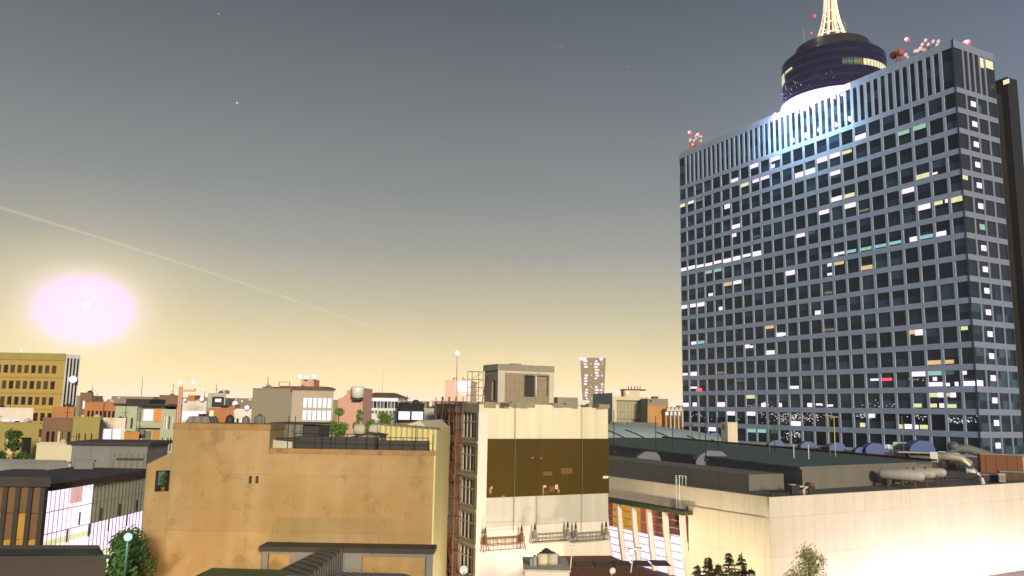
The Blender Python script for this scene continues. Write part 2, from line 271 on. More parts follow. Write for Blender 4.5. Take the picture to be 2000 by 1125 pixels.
def shell_t(W, D, z0, z1, wall, front, dep, roof, parent, default, par, tp):
    b = MB(); b.holed(Tf, 0, W, z0, z1, front, dep); b.quad((0, 0, z0), (0, 0, z1), (-tp, D, z1), (-tp, D, z0)); b.quad((W, 0, z0), (W-tp, D, z0), (W-tp, D, z1), (W, 0, z1)); b.quad((-tp, D, z0), (-tp, D, z1), (W-tp, D, z1), (W-tp, D, z0))
    b.box(-.05, W+.05, -.06, .3, z1, z1+.14); b.build('wall', wall, parent)
    MB().prism([(.02, .25), (W-.05, .25), (W-tp-.05, D-.02), (-tp+.02, D-.02)], z1-par-.25, z1-par).build('roof', roof, parent); panes(Tf, front, dep, parent, 'window', default)
def shell(fm, W, D, z0, z1, wall, front=(), left=(), right=(), dep=.2, roof='roofdark', parent=None, default='glassdark', name='wall', frames=None, winname='window', par=.9, tp=0):
    if tp: return shell_t(W, D, z0, z1, wall, front, dep, roof, parent, default, par, tp)
    b = MB(); b.holed(Tf, 0, W, z0, z1, front, dep); b.holed(Tl(0), 0, D, z0, z1, left, dep); b.holed(Tr(W), 0, D, z0, z1, right, dep)
    b.quad((0, D, z0), (0, D, z1), (W, D, z1), (W, D, z0))
    c = .3; e = .06
    b.box(-e, W+e, -e, c, z1, z1+.14); b.box(-e, W+e, D-c, D+e, z1, z1+.14); b.box(-e, c, c, D-c, z1, z1+.14); b.box(W-c, W+e, c, D-c, z1, z1+.14)
    b.quad((c, c, z1-par), (W-c, c, z1-par), (W-c, c, z1), (c, c, z1)); b.quad((c, D-c, z1-par), (W-c, D-c, z1-par), (W-c, D-c, z1), (c, D-c, z1))
    b.quad((c, c, z1-par), (c, D-c, z1-par), (c, D-c, z1), (c, c, z1)); b.quad((W-c, c, z1-par), (W-c, D-c, z1-par), (W-c, D-c, z1), (W-c, c, z1))
    b.build(name, wall, parent)
    MB().box(.02, W-.02, .25, D-.02, z1-par-.25, z1-par).build('roof', roof, parent)
    panes(Tf, front, dep, parent, winname, default, frames); panes(Tl(0), left, dep, parent, winname, default); panes(Tr(W), right, dep, parent, winname, default)
def grid(u0, u1, z0, z1, nc, nr, fw=.6, fh=.55, lits=0, cols=('L_pink', 'L_cream', 'L_yellow')):
    out = []; cw = (u1-u0)/nc; rh = (z1-z0)/nr
    for r in range(nr):
        for c in range(nc):
            x = u0+cw*(c+.5); z = z0+rh*(r+.5)
            out.append((x-cw*fw/2, x+cw*fw/2, z-rh*fh/2, z+rh*fh/2, random.choice(cols) if random.random() < lits else None))
    return out
def point(loc, col, e, r=.3, name='lamp_light', parent=None, spot=None):
    l = bpy.data.lights.new(name, 'POINT'); l.energy = e; l.color = col; l.shadow_soft_size = r
    o = bpy.data.objects.new(name, l); S_.collection.objects.link(o); o.location = loc; o.parent = parent; return o
SODIUM = (1, .52, .14); WARM = (1, .78, .50); WHITE = (1, .90, .86); COOL = (.62, .84, 1)

# ---------------------------------------------------------------- ground
g = MB(); g.quad((-9000, -3000, 0), (9000, -3000, 0), (9000, 12000, 0), (-9000, 12000, 0)); tag(g.build('ground', 'asphalt'), kind='structure')
# ---------------------------------------------------------------- office tower
AZ, ROT, SC = .523035516, 1.09113633, 1.55
C0 = Vector((sin(AZ), cos(AZ)))*200*SC
tu = Vector((-cos(ROT), sin(ROT))); tw = 96.98*SC; td = 15.27*SC; th = 4.82859*SC; tz1 = 25+74.1513*SC
tA = C0+tu*tw
TF = Frame(tA, B=C0)
T = TF.root('office_tower', 'tall glass and pale blue gridded office tower with a round drum on top', 'tower')
MUL = [5.08+6.373*k for k in range(23)]; MW = .5
def cells(mul, W, mw): e = [0]+[q for c in mul for q in (c-mw, c+mw)]+[W]; return [(e[i], e[i+1]) for i in range(0, len(e), 2)]
fc = cells(MUL, tw, .5); sc_ = cells([5.8, 11.9, 18.0], td, .42)
tc_ = cells([4.95+3.187*k for k in range(45)], tw, .58); stc = cells([5.5, 8.5, 11.6, 14.9, 18.1], td, .45)
rows = [(tz1-i*th, tz1-i*th-2.0-(th-2.0)) for i in range(18)]       # opening i: below spandrel i
def rowz(i): top = tz1-2.0-i*th; return top-(th-2.0), top
ROOFZ = 157.4
fops = [(a, b, *rowz(i)) for i in range(18) for a, b in fc] + [(a, b, tz1, 154.6) for a, b in tc_]
sops = [(a, b, *rowz(i)) for i in range(18) for a, b in sc_] + [(a, b, tz1, 154.6) for a, b in stc]
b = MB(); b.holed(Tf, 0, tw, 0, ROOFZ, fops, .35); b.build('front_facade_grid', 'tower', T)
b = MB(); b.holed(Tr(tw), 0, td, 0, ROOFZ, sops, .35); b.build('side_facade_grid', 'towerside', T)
b = MB(); b.quad((0, 0, 0), (0, td, 0), (0, td, ROOFZ), (0, 0, ROOFZ)); b.quad((0, td, 0), (tw, td, 0), (tw, td, ROOFZ), (0, td, ROOFZ)); b.build('rear_wall', 'tower', T)
MB().box(.02, tw-.02, .4, td-.02, 155.6, 155.9).build('roof', 'roofdark', T)
MB().box(tw-.14, tw+.16, -.16, .14, 8, ROOFZ+.2).build('corner_joint', 'toweredge', T)
# the 100 window bays that show largest (nearest the corner) one by one, the rest as one part
front_sorted = sorted(range(len(fops)), key=lambda k: -fops[k][1])
vis = [k for k in front_sorted if fops[k][2] > 12 or fops[k][3] > 150]
solo = set(vis[:60])
rest = MB()
for k, o in enumerate(fops):
    if k in solo: MB().bx(Tf, o[0], o[1], .35, .4, o[2], o[3]).build('window', 'tglass', T)
    else: rest.bx(Tf, o[0], o[1], .35, .4, o[2], o[3])
for k, o in enumerate(sops):
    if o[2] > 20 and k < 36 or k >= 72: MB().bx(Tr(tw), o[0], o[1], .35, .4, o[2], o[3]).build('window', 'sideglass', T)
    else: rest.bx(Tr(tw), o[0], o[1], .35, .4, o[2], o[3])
tag(rest.build('window', 'tglass', T), kind='stuff')
# lit strips: pixel x0, x1, y at x0, y at x1 (centre line), height, colour
P_, Wt, Y_, Am, G_, Dy, Te, Dg = 'L_pink', 'L_white', 'L_yellow', 'L_amber', 'L_green', 'L_dimy', 'L_teal', 'L_dimg'
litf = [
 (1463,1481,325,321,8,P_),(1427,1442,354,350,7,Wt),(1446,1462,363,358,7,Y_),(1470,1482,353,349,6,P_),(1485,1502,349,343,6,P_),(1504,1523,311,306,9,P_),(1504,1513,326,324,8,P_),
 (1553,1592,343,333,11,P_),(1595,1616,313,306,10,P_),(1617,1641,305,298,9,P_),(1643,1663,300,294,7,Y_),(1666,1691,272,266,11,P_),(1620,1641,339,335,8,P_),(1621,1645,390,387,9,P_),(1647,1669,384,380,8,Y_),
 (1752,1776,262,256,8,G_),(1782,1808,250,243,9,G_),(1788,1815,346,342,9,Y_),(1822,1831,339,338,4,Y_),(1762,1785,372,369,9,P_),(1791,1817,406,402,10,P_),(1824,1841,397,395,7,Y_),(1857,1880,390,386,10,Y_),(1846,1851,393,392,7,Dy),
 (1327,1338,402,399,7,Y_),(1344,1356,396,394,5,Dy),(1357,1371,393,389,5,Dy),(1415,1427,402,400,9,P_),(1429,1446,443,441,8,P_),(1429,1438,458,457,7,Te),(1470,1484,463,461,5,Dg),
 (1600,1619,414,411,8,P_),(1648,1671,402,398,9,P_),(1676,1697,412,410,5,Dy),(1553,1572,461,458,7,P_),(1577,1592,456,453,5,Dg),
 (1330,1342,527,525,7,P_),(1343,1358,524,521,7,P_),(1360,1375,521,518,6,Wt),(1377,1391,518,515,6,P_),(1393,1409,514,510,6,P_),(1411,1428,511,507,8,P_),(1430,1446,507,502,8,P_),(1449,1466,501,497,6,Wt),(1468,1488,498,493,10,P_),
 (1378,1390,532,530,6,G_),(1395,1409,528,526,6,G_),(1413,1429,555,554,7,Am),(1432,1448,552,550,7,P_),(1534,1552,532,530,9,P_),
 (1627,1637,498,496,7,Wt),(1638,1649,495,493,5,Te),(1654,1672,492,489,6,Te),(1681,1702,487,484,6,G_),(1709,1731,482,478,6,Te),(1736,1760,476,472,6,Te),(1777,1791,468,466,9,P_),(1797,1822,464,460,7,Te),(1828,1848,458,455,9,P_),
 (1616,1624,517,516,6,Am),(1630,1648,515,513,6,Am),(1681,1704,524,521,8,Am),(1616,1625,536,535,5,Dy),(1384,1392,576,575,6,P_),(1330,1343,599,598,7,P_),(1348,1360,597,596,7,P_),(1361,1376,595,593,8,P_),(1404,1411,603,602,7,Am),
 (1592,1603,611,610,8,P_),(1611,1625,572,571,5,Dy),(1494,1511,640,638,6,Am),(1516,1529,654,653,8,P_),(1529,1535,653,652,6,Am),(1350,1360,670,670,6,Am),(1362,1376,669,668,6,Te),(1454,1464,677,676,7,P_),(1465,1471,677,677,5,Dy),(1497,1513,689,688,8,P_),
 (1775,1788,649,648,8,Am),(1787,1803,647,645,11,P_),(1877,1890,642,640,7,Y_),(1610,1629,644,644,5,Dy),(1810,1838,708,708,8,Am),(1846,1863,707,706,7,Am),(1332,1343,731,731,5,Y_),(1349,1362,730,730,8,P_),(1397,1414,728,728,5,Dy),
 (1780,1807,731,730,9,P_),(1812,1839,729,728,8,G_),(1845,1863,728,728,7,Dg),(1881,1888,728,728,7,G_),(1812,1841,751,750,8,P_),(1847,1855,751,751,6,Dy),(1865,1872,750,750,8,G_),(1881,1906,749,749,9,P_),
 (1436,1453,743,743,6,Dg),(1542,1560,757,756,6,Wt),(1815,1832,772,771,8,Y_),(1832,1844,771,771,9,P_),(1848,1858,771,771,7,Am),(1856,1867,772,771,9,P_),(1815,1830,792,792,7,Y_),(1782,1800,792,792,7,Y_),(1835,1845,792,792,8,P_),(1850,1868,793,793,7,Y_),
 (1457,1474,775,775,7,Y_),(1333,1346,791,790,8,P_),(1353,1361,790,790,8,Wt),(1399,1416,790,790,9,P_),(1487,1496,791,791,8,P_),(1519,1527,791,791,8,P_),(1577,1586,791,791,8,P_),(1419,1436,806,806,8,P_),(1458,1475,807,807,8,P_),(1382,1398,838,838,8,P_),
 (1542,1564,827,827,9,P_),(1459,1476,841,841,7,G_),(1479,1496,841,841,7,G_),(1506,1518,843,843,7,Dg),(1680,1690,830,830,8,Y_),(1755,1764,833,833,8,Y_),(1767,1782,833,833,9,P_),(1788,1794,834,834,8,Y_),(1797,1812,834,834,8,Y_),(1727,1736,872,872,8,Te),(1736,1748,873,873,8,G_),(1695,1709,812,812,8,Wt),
 (1349,1364,757,757,4,'L_red'),(1360,1371,766,766,6,'L_red'),(1700,1716,742,741,4,'L_red'),(1720,1742,740,742,5,'L_red'),(1822,1830,740,740,7,'L_red'),(1594,1606,790,790,4,'L_red'),(1613,1627,792,792,4,'L_red'),  # red city lights reflected in the glass, put in as glowing strips
]
litf.sort(key=lambda q: -(q[1]-q[0])*q[4]); extra = MB()
def insidecell(u0, u1, z, hz):
    i = (tz1-2.0-z)/th; r = max(0, min(17, int(floor(i)))); a, b_ = rowz(r); z = min(max(z, a+hz/2), b_-hz/2)
    return u0, u1, z
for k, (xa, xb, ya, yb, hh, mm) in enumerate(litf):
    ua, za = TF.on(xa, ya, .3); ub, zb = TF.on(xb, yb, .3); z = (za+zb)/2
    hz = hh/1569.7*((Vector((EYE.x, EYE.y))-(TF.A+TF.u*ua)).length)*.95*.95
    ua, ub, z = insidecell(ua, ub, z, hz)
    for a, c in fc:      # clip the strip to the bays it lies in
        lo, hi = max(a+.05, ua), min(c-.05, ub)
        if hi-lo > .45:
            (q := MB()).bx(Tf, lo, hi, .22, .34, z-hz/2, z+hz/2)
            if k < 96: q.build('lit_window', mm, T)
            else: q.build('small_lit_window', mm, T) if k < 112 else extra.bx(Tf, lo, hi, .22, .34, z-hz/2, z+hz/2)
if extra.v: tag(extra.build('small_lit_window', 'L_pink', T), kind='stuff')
# stairwell lamps down the narrow side, one per floor pair
for i in range(17):
    z0, z1 = rowz(i); m = 'L_green' if i in (6,) else 'L_white' if i == 12 else 'L_pink'
    MB().bx(Tr(tw), 8.6, 11.25, .2, .34, z0+2.0, z0+3.9).build('stairwell_window', m, T)
for (a, c, z0, z1, mm) in ((15.4, 17.6, 150.6, 154.3, 'L_cream'), (18.7, 23.4, 151.2, 154.3, 'L_cream'), (.3, 3.6, rowz(4)[0]+3.9, rowz(4)[1]-.1, 'L_yellow'), (.3, 4.1, rowz(13)[0]+.1, rowz(13)[0]+2.0, 'L_pink'), (12.6, 14.2, rowz(0)[0]+.4, rowz(0)[0]+3, 'L_dimg')):
    MB().bx(Tr(tw), a, c, .2, .34, z0, z1).build('lit_window', mm, T)
# city lights reflected low in the glass, put in as many tiny glowing boxes
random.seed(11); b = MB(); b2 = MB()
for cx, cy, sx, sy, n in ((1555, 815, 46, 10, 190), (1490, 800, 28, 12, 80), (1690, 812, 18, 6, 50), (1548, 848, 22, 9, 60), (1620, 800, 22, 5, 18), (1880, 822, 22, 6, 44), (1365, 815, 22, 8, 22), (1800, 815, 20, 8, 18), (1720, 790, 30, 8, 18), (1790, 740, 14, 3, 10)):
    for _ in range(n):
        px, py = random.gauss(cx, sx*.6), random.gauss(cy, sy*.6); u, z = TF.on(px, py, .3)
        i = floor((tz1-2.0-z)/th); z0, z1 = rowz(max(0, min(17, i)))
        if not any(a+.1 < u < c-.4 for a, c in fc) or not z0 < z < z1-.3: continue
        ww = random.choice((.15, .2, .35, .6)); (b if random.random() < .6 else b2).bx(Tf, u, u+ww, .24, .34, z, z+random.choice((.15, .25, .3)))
tag(b.build('reflected_city_light', 'L_white', T), kind='stuff'); tag(b2.build('warm_reflected_light', 'L_dot', T), kind='stuff')
# dark stair slab behind the narrow side
ys = td+3.5
us, _ = TF.on(1967, 150, ys); zs = TF.on(1967, 150, ys)[1]; yd, _ = TF.onx(1977, 155, us)
MB().box(tw-6, us, ys, max(yd, ys+6), 0, zs).build('stair_slab', 'slab', T)
MB().box(tw+3, us-1.5, ys-.12, ys, zs-2.6, zs-.9).build('slab_lamp_strip', 'L_cream', T)
MB().box(tw-8, tw-.2, td+.01, ys+.01, 0, zs-6).build('link_block', 'slab', T)
# drum
dx = tw-72.5; dy = 25.0; DR = 22.0; DC = (dx, dy, 0)
D = MB().lathe([(DR, 0), (DR, 182), (DR-.6, 182.6), (15, 182.6)], DC, 72).build('drum', 'drum', T)
MB().lathe([(15.7, 182.4), (15.7, 189.2), (15.2, 189.6), (0.1, 189.6)], DC, 64).build('crown', 'drumtop', D)
MB().lathe([(DR-2.5, 182.5), (DR-2.5, 184.3), (15.6, 184.3)], DC, 64).build('crown_step', 'drumtop', D)
for z in (164.5, 168.2, 171.9, 175.6, 179.3):
    MB().lathe([(DR+.02, z-.12), (DR+.14, z-.12), (DR+.14, z+.12), (DR+.02, z+.12)], DC, 72).build('ledge', 'drumtop', D)
def arcwin(a0, a1, z0, z1, mm, n=1): 
    for k in range(n):
        s = (a1-a0)/n; MB().lathe([(DR+.03, z0), (DR+.10, z0), (DR+.10, z1), (DR+.03, z1)], DC, 3, R(a0+s*(k+.08)), R(a0+s*(k+.92))).build('lit_window', mm, D)
# angles measured in the tower's frame (-90 = towards the street); viewer lies towards about -124
def pxang(px, z):      # angle on the drum whose near surface point projects to this pixel column
    best = None
    for k in range(-300, 60):
        a = R(k*.75); p = TF.A+TF.u*(dx+DR*cos(a))+TF.n*(dy+DR*sin(a)); v = Vector((p.x, p.y, z))-EYE
        if (TF.u*cos(a)+TF.n*sin(a)).dot(Vector((-v.x, -v.y))) <= 0: continue
        x = 1000+F_*v.dot(RT)/v.dot(FW)
        if best is None or abs(x-px) < best[0]: best = (abs(x-px), k*.75)
    return best[1]
for x0, x1, z0, z1, n, mm in ((1686, 1731, 172.2, 175.0, 9, 'L_cream'), (1668, 1685, 172.2, 175.0, 4, 'L_dimy'), (1645, 1667, 172.2, 175.0, 4, 'L_dimg'), (1521.5, 1533, 173.0, 177.4, 5, 'L_cream'), (1534, 1548, 176.3, 177.3, 3, 'L_yellow'), (1689, 1708, 164.9, 166.8, 5, 'L_cream')):
    arcwin(pxang(x0, z0), pxang(x1, z0), z0, z1, mm, n)
random.seed(5); b = MB()
for _ in range(46):
    a = R(random.uniform(-205, -40)); z = random.choice((162.7, 165.4, 166.9, 169.3, 170.6))+random.uniform(-.4, .4); r = DR+.12
    b.sphere((dx+r*cos(a), dy+r*sin(a), z), random.choice((.12, .16, .24)), 6)
tag(b.build('reflected_dot', 'L_dot', D), kind='stuff')  # light reflections on the drum glass, put in as glowing dots
MB().lathe([(DR+.05, 155.8), (DR+.9, 155.8), (DR+.9, 162.6), (DR+.05, 162.6)], DC, 72).build('ring_light', 'L_ring', D)
ub0, ub1 = TF.on(1520, 225, 0)[0], TF.on(1661, 165, 0)[0]
for k in range(14): a_ = ub0+(ub1-ub0)*k/14; MB().box(a_+.03, ub0+(ub1-ub0)*(k+1)/14-.03, -.22, -.003, 154.75, 157.3).build('parapet_glare_panel', 'L_ring', T)  # added glowing panels stand for the glare over the parapet
# floodlights on brackets off the parapet beneath the drum, washing the facade
for k in range(9):
    u = tw-51.0-k*3.9
    fl = MB().box(u-.45, u+.45, -1.9, -1.3, 156.5, 157.0).box(u-.08, u+.08, -1.3, -.01, 156.65, 156.8).build('floodlight', 'grey', T)
    MB().box(u-.4, u+.4, -1.85, -1.35, 156.38, 156.49).build('lens', 'L_ring', fl)
    point(TF.A.to_3d()+TF.u.to_3d()*u+TF.n.to_3d()*(-3.2)+Vector((0, 0, 155.6)), (1, .66, 1), 1500, .5, 'floodlight_lamp')
    if k % 2 == 0: point(TF.A.to_3d()+TF.u.to_3d()*u+TF.n.to_3d()*(-7.5)+Vector((0, 0, 146)), (.5, .82, 1), 6500, 1, 'floodlight_lamp')
for a in (-175, -150, -125): 
    p = TF.A+TF.u*(dx+(DR+5)*cos(R(a)))+TF.n*(dy+(DR+5)*sin(R(a))); point((p.x, p.y, 162), (.34, .30, 1), 14000, 1, 'ring_lamp')
# white ribbed mast foot on the drum
sr = TF.A+TF.u*dx+TF.n*dy
sp_ = empty('lattice_mast', (sr.x, sr.y, 189.6), TF.yaw, 'floodlit white mast of curved flaring ribs standing on the round drum', 'mast')
for k in range(12):
    a = 2*pi*k/12; pts = []
    for j in range(9): t = j/8; r = 2.5+5.8*(1-t)**2.1; pts.append((r*cos(a), r*sin(a), t*26))
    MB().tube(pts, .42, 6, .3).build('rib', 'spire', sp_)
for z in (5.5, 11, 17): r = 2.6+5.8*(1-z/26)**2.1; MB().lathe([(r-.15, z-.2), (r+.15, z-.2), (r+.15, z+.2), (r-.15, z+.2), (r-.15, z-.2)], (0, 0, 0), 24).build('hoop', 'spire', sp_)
MB().tube([(0, 0, 0), (0, 0, 40)], .5, 8).build('core', 'redmetal', sp_)
for k in range(14): 
    a = random.uniform(0, 6.28); z = random.uniform(5, 14); MB().lathe([(.01, 0), (.5, .1), (.55, .35)], (1.3*cos(a), 1.3*sin(a), z), 8).build('drum_aerial', 'rust', sp_)
MB().sphere((-5.5, -4, 17), .6, 8).build('beacon', 'L_red', sp_); MB().sphere((-6.8, -5, 9), .4, 8).build('beacon', 'L_red', sp_)
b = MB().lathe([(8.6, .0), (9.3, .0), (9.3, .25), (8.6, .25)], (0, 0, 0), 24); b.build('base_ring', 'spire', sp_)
for sx, hh in ((-11.5, 9), (-12.3, 14), (10.5, 8), (11.2, 6.5)): MB().tube([(sx, -4, 0), (sx, -4, hh)], .12, 5).build('rod_aerial', 'grey', sp_)
for x_ in (1560, 1640, 1740):
    pass
point((sr.x-14, sr.y-12, 196), (1, .9, .7), 1500, .5, 'mast_lamp')
# aerial clusters on the tower roof
def cluster(name, label, u, y, n, hts, beacons, wide=5, dish='L_dot', zb=155.9):
    p = TF.A+TF.u*u+TF.n*y; e = empty(name, (p.x, p.y, zb), TF.yaw, label, 'aerials', 'red lit aerial clusters on the tower roof')
    for k in range(n):
        x = random.uniform(-wide, wide); hh = random.uniform(*hts); y_ = random.uniform(-1.2, 1.2)
        po = MB().tube([(x, y_, 0), (x, y_, hh)], .12, 5); po.build('pole', 'redmetal', e)
        MB().lathe([(.02, 0), (.55, .08), (.72, .3)], (x, y_-.3, hh-random.uniform(.2, 2.5)), 8, axis='y').build('dish', dish, e)
    MB().box(-wide, wide, -1.3, 1.3, 0, .4).build('base_frame', 'redmetal', e)
    for k in range(3): z = 1.2+k*1.3; MB().tube([(-wide, 0, z), (wide, 0, z)], .07, 5).build('rail', 'redmetal', e)
    for (x, z) in beacons:
        q = MB().sphere((x, -1.4, z), .85, 12).build('beacon', 'L_red', e); MB().sphere((x, -1.9, z), .62, 10).build('bulb', 'L_redc', q)
        point(p.to_3d()+TF.u.to_3d()*x+TF.n.to_3d()*(-3.2)+Vector((0, 0, zb+z)), (1, .12, .16), 900, .3, 'beacon_lamp')
    return e
cluster('aerial_cluster', 'cluster of small dishes with two red beacons at the left end of the tower roof', 9.0, 3, 12, (6, 10), ((-2.0, 11.3), (4.5, 8.2)), 4.5)
cluster('aerial_cluster', 'cluster of pale dishes under one red beacon near the right end of the tower roof', tw-15.5, 4, 20, (4, 8), ((-3.8, 10.2),), 9.0)
cluster('aerial_cluster', 'single bright red beacon over small aerials at the tower roof corner', tw+.5-6, 12, 5, (3, 6), ((4.6, 3.4),), 3)
p = TF.A+TF.u*(TF.on(1756, 112, 6)[0])+TF.n*6
e = empty('red_aerial_mast', (p.x, p.y, 155.9), TF.yaw, 'short red and white lattice mast with two round dishes between drum and roof corner', 'mast')
for sx in (-.9, .9):
    for sy in (-.9, .9): MB().tube([(sx, sy, 0), (sx*.7, sy*.7, 9)], .14, 5).build('leg', 'redmetal', e)
for k in range(6): MB().tube([(-.85, -.9, k*1.5), (.85, -.9, k*1.5+1.5)], .09, 4).tube([(.85, -.9, k*1.5), (-.85, -.9, k*1.5+1.5)], .09, 4).build('brace', 'redmetal', e)
MB().lathe([(.02, 0), (1.2, .2), (1.5, .8), (1.5, 1.4)], (-2.2, -1.2, 8), 16, axis='y').build('dish', 'rust', e)
MB().lathe([(.02, 0), (1.2, .2), (1.4, .8), (1.4, 1.4)], (1.0, -1.6, 7.6), 16, axis='y').build('dish', 'redmetal', e)
MB().tube([(.3, 0, 9), (.3, 0, 13)], .1, 5).build('rod', 'redmetal', e)
# ---------------------------------------------------------------- convention hall
Hc = atz(1502, 973, 14); Hr = atz(2000, 944, 14)
HF = Frame(Hc, B=Hr); HW, HD, HZ, HRF = 150.0, 190.0, 14.0, 13.55
H_ = HF.root('convention_hall', 'huge flat roofed hall clad in cream panels, below the tower', 'hall')
ya, za_ = HF.onx(1347, 1010, 0); yb = HF.onx(1188, 975, 0)[0]; yb2 = yb+16
zc = HF.onx(1347, 1004, 0)[1]       # canopy underside level
b = MB(); b.quad((0, 0, 0), (HW, 0, 0), (HW, 0, HZ), (0, 0, HZ)); b.quad((HW, 0, 0), (HW, HD, 0), (HW, HD, HZ), (HW, 0, HZ)); b.quad((0, HD, 0), (HW, HD, 0), (HW, HD, HZ), (0, HD, HZ))
b.quad((0, 0, 0), (0, ya, 0), (0, ya, HZ), (0, 0, HZ)); b.quad((0, ya, zc-.3), (0, HD, zc-.3), (0, HD, HZ), (0, ya, HZ)); b.quad((0, yb2, 0), (0, HD, 0), (0, HD, zc-.3), (0, yb2, zc-.3))
b.box(0.0, HW, .003, .4, HRF-.5, HZ+.02); b.box(.003, .4, .4, HD, HRF-.5, HZ+.02)
b.build('wall', 'hall', H_)
# slightly proud cladding field on the left wall beside the atrium, and a coping along the edge
MB().box(-.28, -.003, .9, ya-.02, 0, 11.40).build('proud_cladding', 'hall', H_)
MB().box(-.05, HW, -.05, .45, HZ+.021, HZ+.10).box(-.05, .45, .4501, HD, HZ+.021, HZ+.10).build('coping', 'cream2', H_)
MB().box(.4, HW, .4, HD, HRF-.4, HRF).build('roof', 'roofgrey', H_)
# glazed atrium under a green canopy
MB().box(-2.0, .4, ya-1.0, yb2, zc, zc+.55).build('canopy', 'canopy', H_)
at_y = [ya+.2+(yb-ya-.2)*k/5.2 for k in range(9)]
def ribx(t): return -1.2+1.1*t**1.5        # leans inwards towards its foot
zb_ = 1.0
for k, y in enumerate(at_y):
    if y > yb2: break
    b = MB(); n = 10
    for j in range(n):
        t0, t1 = j/n, (j+1)/n; za, zb2 = zc-(zc-zb_)*t0, zc-(zc-zb_)*t1; xa, xb = ribx(t0), ribx(t1)
        i = len(b.v); b.v += [(xa-.5, y-.22, za), (xa+.35, y-.22, za), (xb+.35, y-.22, zb2), (xb-.5, y-.22, zb2), (xa-.5, y+.22, za), (xa+.35, y+.22, za), (xb+.35, y+.22, zb2), (xb-.5, y+.22, zb2)]
        for q in ((0, 1, 2, 3), (7, 6, 5, 4), (0, 3, 7, 4), (1, 5, 6, 2)): b.f.append(tuple(i+c for c in q)); b.sm.append(False)
    b.build('curved_rib', 'rib', H_)
b = MB()
for j in range(1, 8):
    t = j/8; z = zc-(zc-zb_)*t; x = ribx(t)+.4; b.box(x-.05, x+.05, ya+.2, yb2, z-.05, z+.05)
b.build('glazing_bars', 'grey', H_)
cols = ['L_redpanel', 'L_redpanel', 'L_redpanel', 'L_orapanel', 'L_yelpanel', 'L_yelpanel', 'L_redpanel', 'L_redpanel']
for k in range(min(len(at_y)-1, 8)):
    y0, y1 = at_y[k], at_y[k+1]; zm = zc-(zc-zb_)*(.53 if k else .66)
    MB().box(3.2, 3.3, y0+.02, y1-.02, zm, zc-.35).build('glowing_inner_wall', cols[k], H_)  # light of the atrium interior put into the wall colour as glow
    MB().box(3.5, 3.6, y0+.02, y1-.02, 0, zm-.02).build('lit_glazing', 'L_pink', H_)
    if k in (0, 1, 2): MB().box(3.0, 3.19, y0+1.0, y1-1.0, zc-2.6, zc-1.0).build('inner_opening', 'amberglass', H_)
MB().box(0.0, 6, ya+.01, ya+.19, 0, zc-.31).build('atrium_end_wall', 'hall', H_)
MB().box(2.6, 2.8, at_y[1]+.5, at_y[1]+3.2, zc-6.6, zc-4.0).build('hanging_poster', 'L_white', H_)
# low grey roof blocks
def prismo(name, label, cat, pts, z0, z1, m, group=None):
    c = pts[0]; o = MB().prism([(p[0]-c[0], p[1]-c[1]) for p in pts], 0, z1-z0).build(name, m); o.location = (c[0], c[1], z0); return tag(o, label, cat, group)
tA_, tB_, tC_ = atz(1188, 868, 17), atz(1566, 912, 17), atz(1790, 903, 17)
dirb = (tA_-tB_).normalized(); A2 = tB_+dirb*115; D2 = A2+Vector((34, 22, 0)); E2 = tC_+Vector((4.5, 3.5, 0))
c = tB_
tier = empty('raised_roof_tier', (c.x, c.y, HRF), 0, 'raised green grey roof deck with grey parapet on the cream hall', 'roof deck')
loc = lambda p: (p[0]-c.x, p[1]-c.y)
MB().prism([loc(p) for p in (tB_, tC_, E2, D2, A2)], 0, 17-HRF-.35).build('walls', 'hallgrey', tier)
MB().prism([loc(p) for p in (tB_+Vector((.2, .6, 0)), tC_+Vector((0, .5, 0)), E2, D2, A2+Vector((.5, 0, 0)))], 17-HRF-.34, 17-HRF-.02).build('deck', 'roofgreen', tier)
def wallstrip(a, b_, t, z0, z1): 
    a, b_ = Vector(loc(a)), Vector(loc(b_)); d = (b_-a).normalized(); n = Vector((-d.y, d.x))*t; return MB().prism([a, b_, b_+n, a+n], z0, z1)
wallstrip(tB_, tC_, .35, 17-HRF-.33, 17-HRF+.02).build('front_parapet', 'hallgrey', tier)
wallstrip(A2, tB_, -.35, 17-HRF-.33, 17-HRF+.01).build('left_parapet', 'hallgrey', tier)
wallstrip(E2, D2, -1.2, 17-HRF-.01, 17-HRF+.4).build('red_trim', 'redtrim', tier)
g1, g2 = atz(1188, 896, 15.9), atz(1462, 927, 15.9); dg = (g2-g1).normalized(); ng = Vector((-dg.y, dg.x, 0)); g0 = g2-dg*90
if ng.y < 0: ng = -ng
prismo('roof_plant_box', 'long low grey box on the hall roof, nearest the construction block', 'roof block', [g2, g2+ng*7, g0+ng*7, g0], HRF, 15.9, 'hallgrey')
# cream stair tower on the roof
f = fr(1408, 827, 226, 1440, 12); f.zt = at(1421, 826, 226).z
st = f.root('roof_stair_tower', 'small cream stair tower with a dark slot rising from the hall roof', 'roof block')
P0 = at(1421, 826, 226); Lf = at(1408, 827, 229); Rt = at(1440, 827, 227.5)
st.location = (P0.x, P0.y, 0); st.rotation_euler = (0, 0, 0)
q = [(0, 0), (Rt.x-P0.x, Rt.y-P0.y), (Rt.x-P0.x-.8, 6), (Lf.x-P0.x, Lf.y-P0.y)]
MB().prism(q, HRF, P0.z).build('wall', 'cream', st); MB().prism([(x*1.03-.02, y) for x, y in q], P0.z+.003, P0.z+.2).build('cap', 'cream2', st)
MB().box(-1.25, -.65, .9, 1.0, P0.z-1.9, P0.z-.5).build('window', 'glassdark', st)
